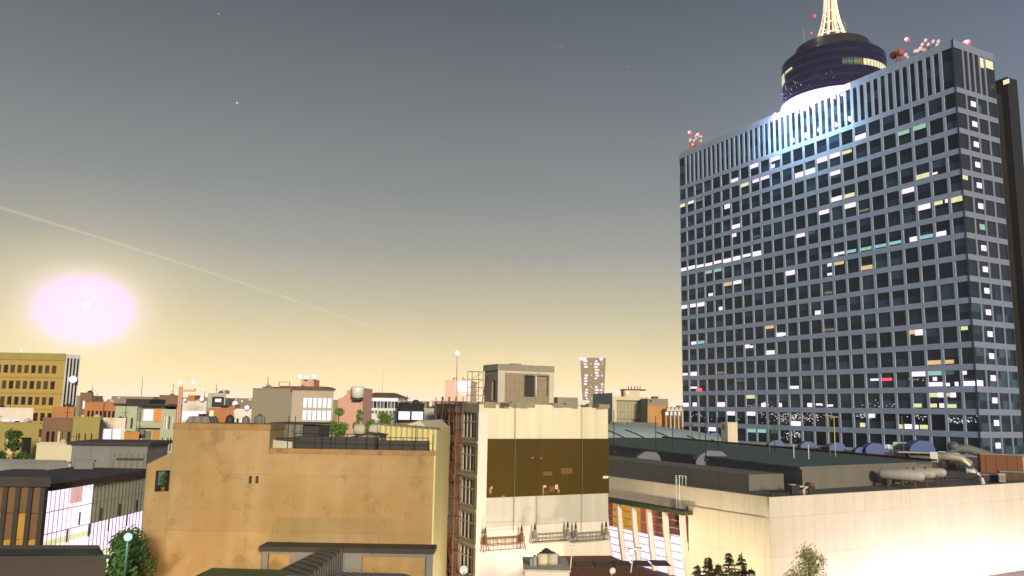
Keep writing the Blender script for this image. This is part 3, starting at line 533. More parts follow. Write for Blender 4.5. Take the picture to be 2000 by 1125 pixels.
# ventilator hoods: rounded back, cut-off front
def hood(px, py, w, m, label, z=HRF, ang=0, grp='ventilator hoods on the hall roof'):
    P = atz(px, py, z); s = w/1569.7*(P-EYE).length
    e = empty('ventilator_hood', (P.x, P.y, z), R(ang), label, 'ventilator', grp)
    prof = [(-.5, 0), (.5, 0), (.5, .35), (.42, .62), (.25, .76), (-.2, .78), (-.5, .6), (-.62, .40)]
    MB().extr([(a*s, c*s) for a, c in prof], 'y', 0, s*.7).build('hood', m, e)
    MB().box(-s*.75, s*.55, -.02, s*.82, -.1, s*.08).build('plinth', 'hallgrey', e)
    MB().extr([(-.64*s, .12*s), (-.52*s, .12*s), (-.5*s, .56*s), (-.62*s, .42*s)], 'y', s*.08, s*.72).build('louvre', 'darkmetal', e)
    return e
hood(1345, 862, 26, 'darkmetal', 'dark ventilator hood in front of the pale vaulted roof', 14.0)
hood(1397, 861, 19, 'blue', 'blue ventilator hood left of the cream stair tower', 14.6)
hood(1519, 881, 25, 'blue', 'bright blue ventilator hood nearest right of the cream stair tower', 14.2)
hood(1580, 883, 24, 'blue', 'blue ventilator hood between two taller ones before the tower windows', 14.2)
hood(1610, 886, 16, 'blue', 'lowest small blue ventilator hood in the row before the tower', 14.2)
hood(1638, 888, 27, 'blue', 'blue ventilator hood beside the thin pale lamp pole', 14.2)
hood(1684, 891, 20, 'blue', 'dim blue flat ventilator hood left of the white screens', 14.2)
hood(1712, 892, 30, 'blue', 'blue ventilator hood just left of the white screen panels', 14.2)
hood(1806, 897, 40, 'blue', 'largest blue ventilator hood, right of the white screen panels', 14.2)
hood(1270, 917, 42, 'greyhood', 'grey blue hood behind the low roof box, nearer the construction block', 13.6)
hood(1396, 927, 56, 'greyhood', 'big grey blue hood behind the low roof box, further right', 13.6)
P = atz(1762, 893, 14.2)
e = empty('screen_panels', (P.x, P.y, 14.2), R(-8), 'two white bent screen panels standing between blue hoods on the hall roof', 'screen')
MB().extr([(-3.6, 0), (-3.1, 1.2), (-3.6, 3.2), (-3.0, 3.2), (-2.4, 1.3), (-2.8, 0)], 'y', 0, .3).build('bent_panel', 'whitemetal', e)
MB().box(-2.0, 3.3, .2, .6, 0, 3.9).build('flat_panel', 'tank', e); MB().box(-3.6, 3.4, -.1, .8, -.2, .0).build('foot', 'hallgrey', e)
P = atz(1852, 893, 14.2); e = empty('blue_skylight', (P.x, P.y, 14.2), R(-8), 'low blue skylight with a lit white edge right of the hood row', 'skylight')
MB().box(-2.3, 2.3, 0, 1.4, 0, 1.3).build('body', 'blue', e); MB().box(-2.2, 2.1, .1, .7, 1.31, 1.45).build('lit_edge', 'L_cyan', e)
# lamp poles
def lpole(px, ytop, ybot, z, label, m='pole', lamp=True):
    P = atz(px, ybot, z); top = at(px, ytop, P.y).z
    e = empty('roof_pole', (P.x, P.y, z), 0, label, 'pole', 'thin poles on the hall roof')
    MB().tube([(0, 0, 0), (0, 0, top-z)], .10, 6, .07).build('mast', m, e); MB().lathe([(.45, 0), (.3, .35), (.12, .45)], (0, 0, 0), 8).build('foot', 'darkmetal', e)
    if lamp: MB().box(-.8, .8, -.08, .08, top-z, top-z+.12).build('crossbar', m, e)
    return e
for a in ((1199, 800, 885, 16.6, 'roof pole right beside the construction block wall', 'darkmetal', 0), (1281, 812, 884, 16.6, 'roof pole before the left part of the pale vaulted roof', 'darkmetal', 0), (1314, 815, 876, 16.6, 'roof pole before the arched openings', 'darkmetal', 0),
          (1352, 845, 872, 16.6, 'short roof pole before the dark hood', 'darkmetal', 0), (1367, 845, 873, 16.6, 'short roof pole right of the dark hood', 'darkmetal', 0), (1379, 790, 900, 16.6, 'tall thin roof pole left of the cream stair tower', 'darkmetal', 0),
          (1403, 815, 884, 16.6, 'roof pole touching the left edge of the cream stair tower', 'darkmetal', 0), (1503, 800, 890, 16.6, 'roof pole left of the brightest blue hood', 'pole', 0), (1514, 812, 888, 16.6, 'roof pole standing over the brightest blue hood', 'darkmetal', 0),
          (1551, 868, 900, 16.6, 'short pale roof pole left of the middle blue hoods', 'whitemetal', 0), (1580, 868, 902, 16.6, 'short pale roof pole in front of a blue hood', 'whitemetal', 0), (1622, 812, 898, 16.6, 'tall lamp pole with a crossbar, darker of the pair', 'pole', 1), (1632, 815, 896, 16.6, 'tall pale lamp pole with a crossbar, brighter of the pair', 'yellow', 1),
          (1766, 812, 896, 15.5, 'tall thin pole before the white screen panels', 'pole', 0)): lpole(*a[:5], m=a[5], lamp=a[6])
# gas tanks, pipes, ducts
P = atz(1745, 942, HRF)
for k, (px, py, ln_, rr, lab) in enumerate(((1762, 951, 6.0, .85, 'largest white gas tank, nearest of three lying on the roof rack'), (1787, 947, 5.6, .72, 'white gas tank, middle of three lying on the roof rack'), (1810, 944, 5.4, .72, 'white gas tank, farthest right of three on the roof rack'))):
    P = atz(px, py, HRF+.2); e = empty('gas_tank', (P.x, P.y, HRF), R(-32), lab, 'tank', 'white gas tanks on the hall roof')
    z = 2.1
    MB().lathe([(.02, -ln_/2-.4), (rr*.6, -ln_/2-.3), (rr, -ln_/2+.1), (rr, ln_/2-.1), (rr*.6, ln_/2+.3), (.02, ln_/2+.4)], (0, 0, z), 18, axis='x').build('shell', 'tank', e)
    for sx in (-.32, .32): MB().box(sx*ln_-.12, sx*ln_+.12, -.5, .5, 0, z-rr*.8).build('saddle', 'pipe', e)
    MB().tube([(ln_*.3, 0, z+rr), (ln_*.3, 0, z+rr+.4)], .14, 6).build('valve', 'pipe', e)
random.seed(3)
P = atz(1790, 945, HRF); e = empty('pipe_rack', (P.x, P.y, HRF), R(30), 'tangle of rusty pipes and rails around the white gas tanks', 'pipework')
for k in range(16):
    x = random.uniform(-11, 9); y = random.uniform(-1, 4); zz = random.uniform(.2, 1.2); l_ = random.uniform(3, 9); d = random.choice((0, 0, 1))
    pts = [(x, y, 0), (x, y, zz), (x+l_*(1-d), y+l_*.4*d, zz), (x+l_*(1-d), y+l_*.4*d, 0)]; MB().tube(pts, random.uniform(.05, .12), 5).build('pipe', 'pipe', e)
for y in (-1.4, 4.2): 
    for z in (.6, 1.1): MB().tube([(-12, y, z), (11, y, z)], .05, 4).build('rail', 'pipe', e)
P = atz(1870, 925, HRF); e = empty('air_duct', (P.x, P.y, HRF), R(-25), 'pale curved air duct bending down to the hall roof', 'duct')
MB().tube([(-3.5, 0, 3.3), (-.8, 0, 3.3), (.9, 0, 3.0), (2.4, 0, 2.0), (3.2, 0, .8), (3.4, 0, 0)], .8, 14, .62).build('duct', 'duct', e); MB().box(-4.8, -3.4, -1.0, 1.0, 2.2, 4.2).build('fan_box', 'whitemetal', e); MB().box(-4.6, -3.8, -.8, .8, 0, 1.9).build('stand', 'pipe', e)
P = atz(1905, 945, HRF); e = empty('white_elbow_pipe', (P.x, P.y, HRF), R(-25), 'small bright white elbow pipe at the lower end of the curved duct', 'duct')
MB().tube([(-1.2, 0, 2.2), (0, 0, 2.2), (.7, 0, 1.8), (.9, 0, .9), (1.1, 0, 0)], .42, 10).build('pipe', 'whitemetal', e); MB().tube([(-1.3, 0, 2.2), (-1.1, 0, 2.2)], .6, 10).build('flange', 'duct', e)
P = atz(1897, 915, HRF); e = empty('large_grey_duct', (P.x, P.y, HRF), R(-20), 'large dull grey duct with a rusty end, behind the pale curved duct', 'duct')
MB().tube([(-5, 2, 1.5), (-3, 2, 4.4), (0, 2, 4.2), (5, 2, 2.6), (8, 2, 1.4)], 1.1, 14, .85).build('duct', 'metalgrey', e); MB().tube([(8, 2, 1.4), (9.6, 2, .9)], 1.0, 12).build('rusty_end', 'rust', e); MB().sphere((-3, 2, 4.7), 1.3, 14, (1, 1, .9)).build('cowl', 'greyhood', e)
P = atz(1815, 915, HRF); e = empty('plant_shelter', (P.x, P.y, HRF), R(-14), 'flat roofed plant shelter behind the white gas tanks', 'shelter')
MB().box(-6.5, 6, -1.5, 2.5, 3.3, 3.6).build('roof_sheet', 'grey', e); MB().box(-3.5, 1, 1.2, 1.5, 0, 3.29).build('back_panel', 'hallgrey', e); MB().box(3.8, 5.2, -1, 1.2, 0, 3.29).build('rusty_panel', 'rust', e)
for sx in (-6, -2.5, 2, 5.6): MB().tube([(sx, -1.3, 0), (sx, -1.3, 3.3)], .09, 5).build('post', 'pipe', e)
for n_, (px, py, w_, d_, h_, m_n, lab) in enumerate(((1958, 927, 7.5, 3, 3.9, 'rust', 'rust brown machine box at the right end of the hall roof'), (1998, 925, 8, 3, 3.4, 'pgreen', 'pale caged cooling unit at the right picture edge'), (1940, 942, 4.0, 2, 1.2, 'darkmetal', 'low dark machine box near the cream wall edge, right side'), (1985, 940, 5, 2, 1.6, 'pipe', 'low rusty machine box before the caged cooling unit'), (1958, 944, 1.0, 1, 1.6, 'duct', 'small upright tan vent box beside low dark machines'))):
    P = atz(px, py, HRF); e = empty('machine_box', (P.x, P.y, HRF), R(-20), lab, 'roof machine', 'machines on the hall roof')
    MB().box(-w_/2, w_/2, 0, d_, .25, h_).build('casing', m_n, e); MB().box(-w_/2+.2, w_/2-.2, .2, d_-.2, 0, .249).build('base', 'darkmetal', e); MB().box(-w_/2-.1, w_/2+.1, -.1, d_+.1, h_+.003, h_+.12).build('lid', 'grey', e)
    for k in range(4): x = -w_/2+w_*(k+.5)/4; MB().box(x-.04, x+.04, -.06, -.003, .4, h_-.2).build('slat', 'pipe', e)
P = atz(1566, 967, HRF); e = empty('cooling_unit', (P.x, P.y, HRF), R(25), 'dark fan unit with a bent white pipe at the edge of the hall roof', 'roof machine')
MB().box(-2.3, -.9, -.5, .9, .2, 1.45).build('fan_box', 'darkmetal', e); MB().lathe([(.55, 0), (.55, .12), (.4, .14)], (-1.6, .2, 1.45), 16).build('fan_ring', 'grey', e)
MB().box(-.9, .9, -.3, .8, .15, .75).build('machine_bed', 'pipe', e); MB().box(-.6, .6, -.35, .7, 1.15, 1.28).build('lit_lid', 'whitemetal', e)
MB().tube([(-.1, -.5, .1), (-.1, -.5, .8), (.1, -.5, 1.05), (.7, -.4, 1.15)], .2, 9).build('bent_pipe', 'rib', e); MB().box(1.0, 2.2, -.4, .9, 0, 1.2).build('pump_box', 'darkmetal', e); MB().extr([(1.0, 1.2), (2.4, 1.5), (1.4, 1.75)], 'y', -.3, .5).build('flap', 'pipe', e)
MB().box(-5.8, -2.3, -.1, .15, .1, .4).build('feed_pipe', 'darkmetal', e)
# hooped ladder down the left wall
y1, zt1 = HF.onx(1320, 945, 0); y0, _ = HF.onx(1335, 948, 0); lb = HF.A+HF.n*((y0+y1)/2)
e = empty('wall_ladder', (lb.x, lb.y, 0), HF.yaw, 'white roof ladder with hoop handles over the edge of the cream wall', 'ladder')
hw = .38; zlow = zc+.6
MB().tube([(.9, -hw, HZ), (.9, -hw, HZ+1.5), (-.35, -hw, HZ+1.6), (-.35, -hw, zlow)], .06, 6).build('rail', 'whitemetal', e); MB().tube([(.9, hw, HZ), (.9, hw, HZ+1.5), (-.35, hw, HZ+1.6), (-.35, hw, zlow)], .06, 6).build('rail', 'whitemetal', e)
b = MB()
z = zlow+.3
while z < HZ+1.3: b.tube([(-.35, -hw, z), (-.35, hw, z)], .03, 4); z += .32
b.build('rungs', 'whitemetal', e)
# vaulted pale roof behind the hall
P = atz(1205, 862, 14); 
e = empty('vaulted_hall', (P.x-22, 268, 0), R(8), 'broad low hall with a pale grey vaulted sheet roof behind the hall roof', 'hall')
A_, Bv = 66, 24; b = MB(); n = 26; base = len(b.v); zr = 20.9
for i in range(n+1):
    r = i/n
    for q in range(48):
        t = 2*pi*q/48; sq = (abs(cos(t))**2.6+abs(sin(t))**2.6)**(-1/2.6); b.v.append((A_*r*sq*cos(t), Bv*r*sq*sin(t), zr-7.5*r**3.2))
for i in range(n):
    for q in range(48): b.f.append((i*48+q, (i+1)*48+q, (i+1)*48+(q+1) % 48, i*48+(q+1) % 48)); b.sm.append(True)
b.build('vault', 'dome', e)
b = MB()
for x in (10, 17, 27, 37, 45, 54): 
    pts = []
    for j in range(5):
        yy = -Bv*(.62+.06*j); xx = x+1.6*j; rr = ((xx/A_)**2.6+(abs(yy)/Bv)**2.6)**(1/2.6); pts.append((xx, yy, zr-7.5*rr**3.2+.12))
    b.tube(pts, .28, 4)
b.build('slots', 'darkmetal', e)
for k in range(24): x = random.uniform(-30, 48); y = random.uniform(-6, 8); MB().box(x, x+random.uniform(2, 7), y, y+1, zr-.6, zr+random.uniform(.1, .55)).build('roof_kerb', 'hallgrey', e)
MB().box(-A_*.98, A_*.98, -Bv*.9, Bv*.9, 0, zr-7.2).build('wall', 'hallgrey', e)
# ---------------------------------------------------------------- construction block
KA = at(936, 788, 70); KF = Frame(KA, yaw=R(27), W=0); KW = KF.on(1187.5, 790)[0]; KD = KF.onx(848, 795, 0)[0]; KZ = 25.45
K = KF.root('construction_block', 'cream block under renovation with a dark amber glass wall and rusty scaffolding', 'building')
kz = lambda px, py: KF.on(px, py)[1]
kx = lambda px, py: KF.on(px, py)[0]
ky = lambda px, py: KF.onx(px, py, 0)
g0, g1 = kx(951, 915), KW+.02; gz1, gz0 = kz(951, 857), kz(951, 972)
# left face: six storeys of windows, some bays boarded
FL = [KZ-.75-2.86*k for k in range(9)]
lop = []
for k in range(9):
    z1 = FL[k]; z0 = z1-2.3
    lop += [(.55, KD*.36, z0, z1), (KD*.47, KD*.9, z0, z1)]
lop = [o for o in lop if o[3] > 3]
bays = [o for o in lop if not (o[0] > KD*.4 and gz1-4 > o[2] > gz1-7.5)]
b = MB(); b.holed(Tf, 0, KW, 0, KZ, [], .2); b.holed(Tr(KW), 0, KD, 0, KZ, [], .2); b.quad((0, KD, 0), (KW, KD, 0), (KW, KD, KZ), (0, KD, KZ)); b.build('wall', 'cream', K)
b = MB(); b.holed(Tl(0), 0, KD, 0, KZ, lop, .35); b.build('street_wall', 'concrete', K)
MB().box(0.02, KW-.02, .02, KD-.02, KZ-.25, KZ-.02).build('roof', 'concrete', K)
for i, o in enumerate(lop):
    mm = 'inredd' if i in (5, 7) else 'glassdark'
    wv_ = MB().bx(Tl(0), o[0], o[1], .36, .4, o[2], o[3]).build('window', mm, K)
    f = MB(); nx = 4
    for k in range(nx+1):
        u = min(max(o[0]+(o[1]-o[0])*k/nx, o[0]+.05), o[1]-.05); f.bx(Tl(0), u-.045, u+.045, .2, .3, o[2], o[3])
    for z in (o[2]+.05, o[2]+1.45, o[3]-.05): f.bx(Tl(0), o[0], o[1], .19, .31, z-.05, z+.05)
    f.build('frame', 'frame', wv_)
# projecting dark bay frame on the street wall
by0, bz1 = ky(889, 902); by1 = KD*1.0; bz0 = bz1-6.6
b = MB().box(-.55, -.003, by0, by0+.22, bz0, bz1).box(-.55, -.003, by1-.22, by1, bz0, bz1).box(-.55, -.003, by0+.22, by1-.22, bz1-.22, bz1).box(-.55, -.003, by0+.22, by1-.22, bz0, bz0+.22).box(-.5, -.003, by0+.22, by1-.22, (bz0+bz1)/2-.1, (bz0+bz1)/2+.1)
b.build('bay_frame', 'frameD', K)
wv_ = MB().box(-.42, -.38, by0+.22, by1-.22, bz0+.22, bz1-.22).build('bay_window', 'inredd', K)
f = MB()
for k in range(1, 7): y = by0+(by1-by0)*k/7; f.box(-.47, -.43, y-.035, y+.035, bz0+.22, bz1-.22)
for k in range(1, 5): z = bz0+(bz1-bz0)*k/5; f.box(-.48, -.44, by0+.22, by1-.22, z-.03, z+.03)
f.build('frame', 'frame', wv_)
for k in range(0, 8): MB().box(-.16, -.002, .0, KD, FL[k]-2.68, FL[k]-2.45).build('floor_edge', 'concrete', K)
# the corner strip and lighter fields on the blank wall
MB().box(-.05, g0-.03, -.07, -.002, kz(938, 1068), KZ-.7).build('corner_strip', 'creamwhite', K)
MB().box(g0, g1, -.12, -.003, gz0, gz1).build('glass_panel', 'amberglass', K)
MB().box(g0-.02, g1-.05, -.05, -.002, kz(951, 1031), gz0-.003).build('grey_render_field', 'creamdirty', K)
MB().box(-.04, KW+.04, -.05, -.002, 3, kz(951, 1031)-.003).build('white_render_field', 'creamwhite', K)
for (px, py, w_, h_, mm) in ((958, 958, .22, .5, 'L_gold'), (961, 952, .12, .2, 'L_amber'), (983, 970, .3, .15, 'L_gold'), (1061, 958, .14, .7, 'L_gold'), (1064, 950, .3, .2, 'L_amber'), (1078, 955, .5, .5, 'L_golddim'), (1087, 951, .3, .4, 'L_amber'), (1091, 959, .2, .3, 'L_gold'), (1183, 932, .6, .22, 'L_yellow'), (1066, 962, .6, .1, 'L_golddim'), (1040, 894, .3, .12, 'L_dimy'), (1057, 895, .2, .15, 'L_dimy'), (1107, 920, 1.2, .5, 'L_golddim'), (1070, 925, .9, .35, 'L_golddim')):
    x, z = KF.on(px, py, -.13); MB().box(x-w_/2, min(x+w_/2, KW-.02), -.128, -.124, z-h_/2, z+h_/2).build('painted_reflection', mm, K)  # reflected window lights, put on the amber glass as glowing patches
random.seed(21)
for k in range(26):     # broken edge of the old cornice and rubble
    x = random.uniform(-.1, KW-.5); w_ = random.uniform(.3, 1.1); MB().box(x, x+w_, -.10-random.random()*.03, .5, KZ-.0-random.uniform(.05, .40), KZ+random.uniform(.04, .16)+k*.002).build('broken_cornice', random.choice(('concrete', 'pipe', 'brick')), K)
MB().box(kx(1100, 788), kx(1140, 788), 1.0, 2.2, KZ-.02, kz(1120, 776)).build('roof_hatch', 'concrete', K); MB().box(kx(1140, 788), kx(1158, 788), 1.0, 2.2, KZ-.02, kz(1120, 781)).build('parapet_block', 'creamwhite', K)
# roof room
x0, x1 = kx(972, 770), kx(1080, 770); z1 = kz(1000, 716); yy = .9
f0 = Frame(KF.A+KF.u*x0+KF.n*yy, yaw=KF.yaw, W=0)
RW, RD = x1-x0, 4.6
x0 = Frame.on(KF, 972, 770, yy)[0]; x1 = KF.on(1080, 770, yy)[0]; RW = x1-x0; f0 = Frame(KF.A+KF.u*x0+KF.n*yy, yaw=KF.yaw, W=RW); RD = f0.onx(946, 765, 0)[0]; z1 = f0.on(1000, 712)[1]
Rm = empty('roof_room', (f0.A.x, f0.A.y, 0), KF.yaw, 'unplastered lift room with a dark doorway on top of the cream block', 'roof room')
dz1 = f0.on(1030, 733)[1]; dz0 = f0.on(1030, 775)[1]
dop = [(f0.on(1024, 750)[0], f0.on(1044, 750)[0], dz0, dz1), (f0.on(1047, 750)[0], f0.on(1071, 750)[0], dz0+.1, dz1)]
cz = z1-.55
b = MB(); b.holed(Tf, 0, RW, KZ-.05, cz, dop, .3); b.quad((RW, 0, KZ-.05), (RW, RD, KZ-.05), (RW, RD, cz), (RW, 0, cz)); b.quad((0, RD, KZ-.05), (RW, RD, KZ-.05), (RW, RD, cz), (0, RD, cz)); b.holed(Tl(0), 0, RD, KZ-.05, cz, [(RD*.18, RD*.45, KZ+.3, cz-.9)], .3); b.build('wall', 'brick', Rm)
MB().bx(Tf, *dop[0][:2], .32, .5, *dop[0][2:]).build('doorway', 'darkmetal', Rm); MB().bx(Tf, *dop[1][:2], .31, .4, *dop[1][2:]).build('blocked_opening', 'brick', Rm); MB().bx(Tl(0), RD*.18, RD*.45, .31, .4, KZ+.3, cz-.9).build('opening', 'brick', Rm)
e1, e2 = f0.on(985, 750)[0], f0.on(1072, 750)[0]
MB().box(-.04, e1, -.1, -.003, KZ-.05, cz-.003).box(e2, RW+.04, -.1, -.003, KZ-.05, cz-.003).box(e1, e2, -.09, -.004, f0.on(1000, 729)[1], cz-.003).build('column_and_beam', 'concrete2', Rm)
MB().box(-.12, RW+.06, -.14, RD+.1, cz, z1).build('roof_slab', 'concrete', Rm); MB().box(RW*.30, RW*.46, .5, 1.4, z1+.003, z1+.14).build('roof_cover', 'concrete', Rm)
MB().tube([(dop[0][1]+.08, -.14, dz0), (dop[0][1]+.08, -.14, dz1)], .07, 6).build('pipe', 'whitemetal', Rm)
# leaning ladder on the left side of the roof room
e = empty('leaning_ladder', (f0.A.x, f0.A.y, KZ), KF.yaw, 'wooden ladder leaning on the left wall of the roof room', 'ladder')
MB().tube([(-.7, 1.2, 0), (-.15, 1.6, 2.6)], .05, 5).build('rail', 'pipe', e); MB().tube([(-.7, 1.7, 0), (-.15, 2.1, 2.6)], .05, 5).build('rail', 'pipe', e)
b = MB()
for k in range(8): t = (k+.5)/8; b.tube([(-.7+.55*t, 1.2+.4*t, 2.6*t), (-.7+.55*t, 1.7+.4*t, 2.6*t)], .035, 4)
b.build('rungs', 'pipe', e)
# grey tube tower left of the roof room
x, z = KF.onx(920, 782, 0); 
e = empty('grey_tube_tower', ((KF.A+KF.n*KF.onx(928, 782, .8)[0]+KF.u*.8).x, (KF.A+KF.n*KF.onx(928, 782, .8)[0]).y, KZ-.02), KF.yaw, 'slim grey tube scaffold tower standing left of the roof room', 'scaffold')
for sx in (-.55, .55):
    for sy in (-.5, .5): MB().tube([(sx, sy, 0), (sx, sy, 2.9)], .035, 5).build('upright', 'scaffgrey', e)
b = MB()
for k in range(5):
    z = .05+k*.7
    for sx in (-.55, .55): b.tube([(sx, -.5, z), (sx, .5, z)], .028, 4)
    for sy in (-.5, .5): b.tube([(-.55, sy, z), (.55, sy, z)], .028, 4)
    if k < 4: b.tube([(-.55, -.5, z), (.55, -.5, z+.7)], .022, 4)
b.build('lattice', 'scaffgrey', e)
# rusty scaffold down the street wall
e = empty('rusty_scaffold', (KF.A.x, KF.A.y, 0), KF.yaw, 'rusty red scaffold and ladders climbing the street wall of the cream block', 'scaffold')
random.seed(4)
ys_ = [KD*.30, KD*.46, KD*.62, KD*.78]
for y in ys_:
    for x in (-.75, -.15): MB().tube([(x, y, 0), (x+random.uniform(-.06, .06), y+random.uniform(-.08, .08), 13), (x, y, KZ+.6)], .045, 5).build('upright', 'scaffold', e)
for k in range(17):
    z = .6+k*1.5
    b = MB()
    for x in (-.75, -.15): b.tube([(x, ys_[0]-.3, z), (x, ys_[-1]+.3, z+random.uniform(-.1, .1))], .035, 4)
    b.build('ledger', 'scaffold', e)
    if k % 4 == 0: MB().box(-.8, -.12, ys_[0]-.2, ys_[-1]+.2, z+.05, z+.1).build('deck', 'rust', e)
    j = k % 3; MB().tube([(-.78, ys_[j], z), (-.78, ys_[j+1], z+1.5)], .03, 4).build('brace', 'scaffold', e)
for k in range(8):
    z = .8+k*3; y = ys_[0] if k % 2 else ys_[1]; y2 = ys_[1]-.2 if k % 2 else ys_[0]+.2; b = MB(); b.tube([(-.6, y, z), (-.6, y2, z+3)], .04, 4).tube([(-.3, y, z), (-.3, y2, z+3)], .04, 4)
    for q in range(10): t = q/10; b.tube([(-.6, y+(y2-y)*t, z+3*t), (-.3, y+(y2-y)*t, z+3*t)], .025, 4)
    b.build('ladder', 'scaffold', e)
for k in range(12): y = random.uniform(KD*.2, KD*.95); MB().box(-1.2, .5, y, y+random.uniform(.1, .5), KZ+.02+k*.012, KZ+.07+k*.012).build('loose_board', random.choice(('pipe', 'concrete', 'rust')), e)
# cables
for (px, yt, yb_, lab) in ((1137, 788, 1048, 'pale suspension cable hanging down the right half of the amber glass'), (1007, 788, 1040, 'thin dark cable hanging down the left part of the blank wall'), (1048, 970, 1043, 'thin cable holding the middle hanging platform')):
    x, z = KF.on(px, yt, -.3); zb = KF.on(px, yb_, -.3)[1]; P = KF.A+KF.u*x-KF.n*.3
    o = MB().tube([(0, 0, 0), (.03, 0, (z-zb)*.5), (0, 0, z-zb)], .022, 4).build('hanging_cable', 'pole'); o.location = (P.x, P.y, zb); tag(o, lab, 'cable')
# hanging work platforms
def stage(xl, xr, yt, yb_, lab, rr=0):
    x0, zt = KF.on(xl, yt, -1.0); x1, _ = KF.on(xr, yt, -1.0); zb = KF.on(xl, yb_, -1.0)[1]; P = KF.A+KF.u*x0-KF.n*1.0
    e = empty('hanging_platform', (P.x, P.y, zb), KF.yaw, lab, 'platform', 'hanging work platforms on the cream block'); W = x1-x0; h = zt-zb
    MB().box(0, W, -.3, .3, 0, .08).build('deck', 'whitemetal' if rr else 'concrete', e)
    m = 'rust' if rr else 'scaffgrey'
    for y in (-.3, .3):
        MB().tube([(0, y, h*.5), (W, y, h*.5)], .035, 5).build('rail', m, e); MB().tube([(0, y, h), (W, y, h)], .035, 5).build('rail', m, e)
    for k in range(6): x = W*k/5; b = MB(); b.tube([(x, -.3, .08), (x, -.3, h)], .025, 4).tube([(x, .3, .08), (x, .3, h)], .025, 4).build('post', m, e)
    for x in (.12, W-.12):
        MB().tube([(x-.3, -.25, 0), (x, 0, h+.4), (x+.3, -.25, 0)], .04, 5).tube([(x-.3, .25, 0), (x, 0, h+.4), (x+.3, .25, 0)], .04, 5).build('hanger', m, e)
        MB().box(x-.12, x+.12, -.12, .12, h*.55, h+.3).build('winch', m, e)
        MB().lathe([(.13, 0), (.1, .3), (.02, .55)], (x, 0, h+.4), 6).build('cone_cap', 'darkmetal', e)
    return e
stage(945, 1021, 1052, 1078, 'rusty hanging platform at the left corner of the cream block', 1)
stage(1042, 1111, 1044, 1060, 'thin hanging platform in the middle of the cream block wall')
stage(1122, 1186, 1042, 1058, 'thin hanging platform at the right edge of the cream block wall')
# low dark roofs and water tanks in front
r0, r1, r2, r3 = atz(1000, 1140, 12.5), atz(1090, 1086, 12.5), atz(1190, 1085, 12.5), atz(1300, 1130, 12.5)
c = r1; q = lambda p: (p.x-c.x, p.y-c.y)
e = empty('low_workshop', (c.x, c.y, 0), 0, 'low workshop with a dark brown patched roof below the hanging platforms', 'building')
pts = [q(r0), q(r3), q(r2), q(r1)]
MB().prism(pts, 0, 12.2).build('wall', 'concrete', e); MB().prism([(x*1.02, y*1.02) for x, y in pts], 12.21, 12.5).build('roof', 'rust', e)
for k in range(7):
    x = -2+k*1.6; y = -5.6+k*.25; MB().box(x, x+1.4, y, y+2.4, 12.51+k*.006, 12.56+k*.006).build('roof_sheet', random.choice(('darkmetal', 'pipe', 'roofdark')), e)
a0, a1 = at(1025, 1112, 52), at(1112, 1120, 52.0)
e = empty('tank_plinth', (a0.x, a0.y, 0), math.atan2(a1.y-a0.y, a1.x-a0.x), 'white walled roof plinth carrying the tan water tanks at the bottom edge', 'plinth')
pw = (a1-a0).length; pz = a0.z
MB().box(0, pw, 0, 4.2, 0, pz-.12).build('wall', 'creamwhite', e); MB().box(-.08, pw+.08, -.08, 4.3, pz-.119, pz).build('slab', 'concrete2', e)
def wtank(px, py_top, py_bot, wpx, Y, m, lab):
    P = at(px, py_bot, Y); top = at(px, py_top, Y).z; r = wpx/2/1569.7*(P-EYE).length; h = top-P.z
    e = empty('water_tank', (P.x, P.y, pz), 0, lab, 'tank', 'water tanks on the white plinth')
    h = top-pz
    MB().lathe([(.01, 0), (r, 0), (r, h*.15), (r*1.03, h*.17), (r, h*.2), (r, h*.82), (r*.93, h*.88), (r*.5, h*.94)], (0, 0, 0), 24).build('body', m, e)
    MB().lathe([(r*.52, h*.93), (r*.52, h*1.0), (r*.45, h*1.05), (.01, h*1.06)], (0, 0, 0), 20).build('lid', 'darkmetal', e); MB().tube([(r+.06, 0, 0), (r+.06, 0, h*.8), (r*.6, 0, h*.9)], .035, 5).build('pipe', 'pipe', e)
wtank(1059, 1079, 1112, 21, 54, 'cream2', 'left of two tan round water tanks on the white plinth')
wtank(1079, 1079, 1110, 20, 54, 'creamdirty', 'right of two tan round water tanks on the white plinth')
wtank(1067, 1072, 1110, 18, 55.3, 'darkmetal', 'dark water tank half hidden behind the two tan ones')
wtank(1044, 1085, 1114, 8, 53, 'grey', 'slim grey water heater left of the tan tanks')
wtank(1037, 1089, 1114, 5, 53, 'grey', 'thinnest grey cylinder at the far left of the tan tanks')
def dish(px, py, r, Y, lab, z0):
    P = at(px, py, Y); e = empty('satellite_dish', (P.x, P.y, z0), R(20), lab, 'dish')
    MB().tube([(0, 0.1, 0), (0, 0.1, P.z-z0)], .04, 6).build('post', 'grey', e)
    rr = r/1569.7*Y*1.02; MB().lathe([(.02, .12*rr*2), (rr*.5, .09*rr), (rr*.85, -.08*rr), (rr, -.22*rr), (rr*.98, -.26*rr), (rr*.5, .03*rr), (.01, .16*rr)], (0, 0, P.z-z0), 20, axis='y').build('reflector', 'whitemetal', e)
    MB().tube([(0, -.1, P.z-z0-rr*.9), (0, -rr*1.1, P.z-z0-rr*.2)], .02, 4).build('feed_arm', 'grey', e)
dish(905, 1113, 8, 50, 'pale satellite dish in front of the scaffolded corner', 0)
dish(1196, 1115, 6, 56, 'pale satellite dish on the dark workshop roof', 12.5)
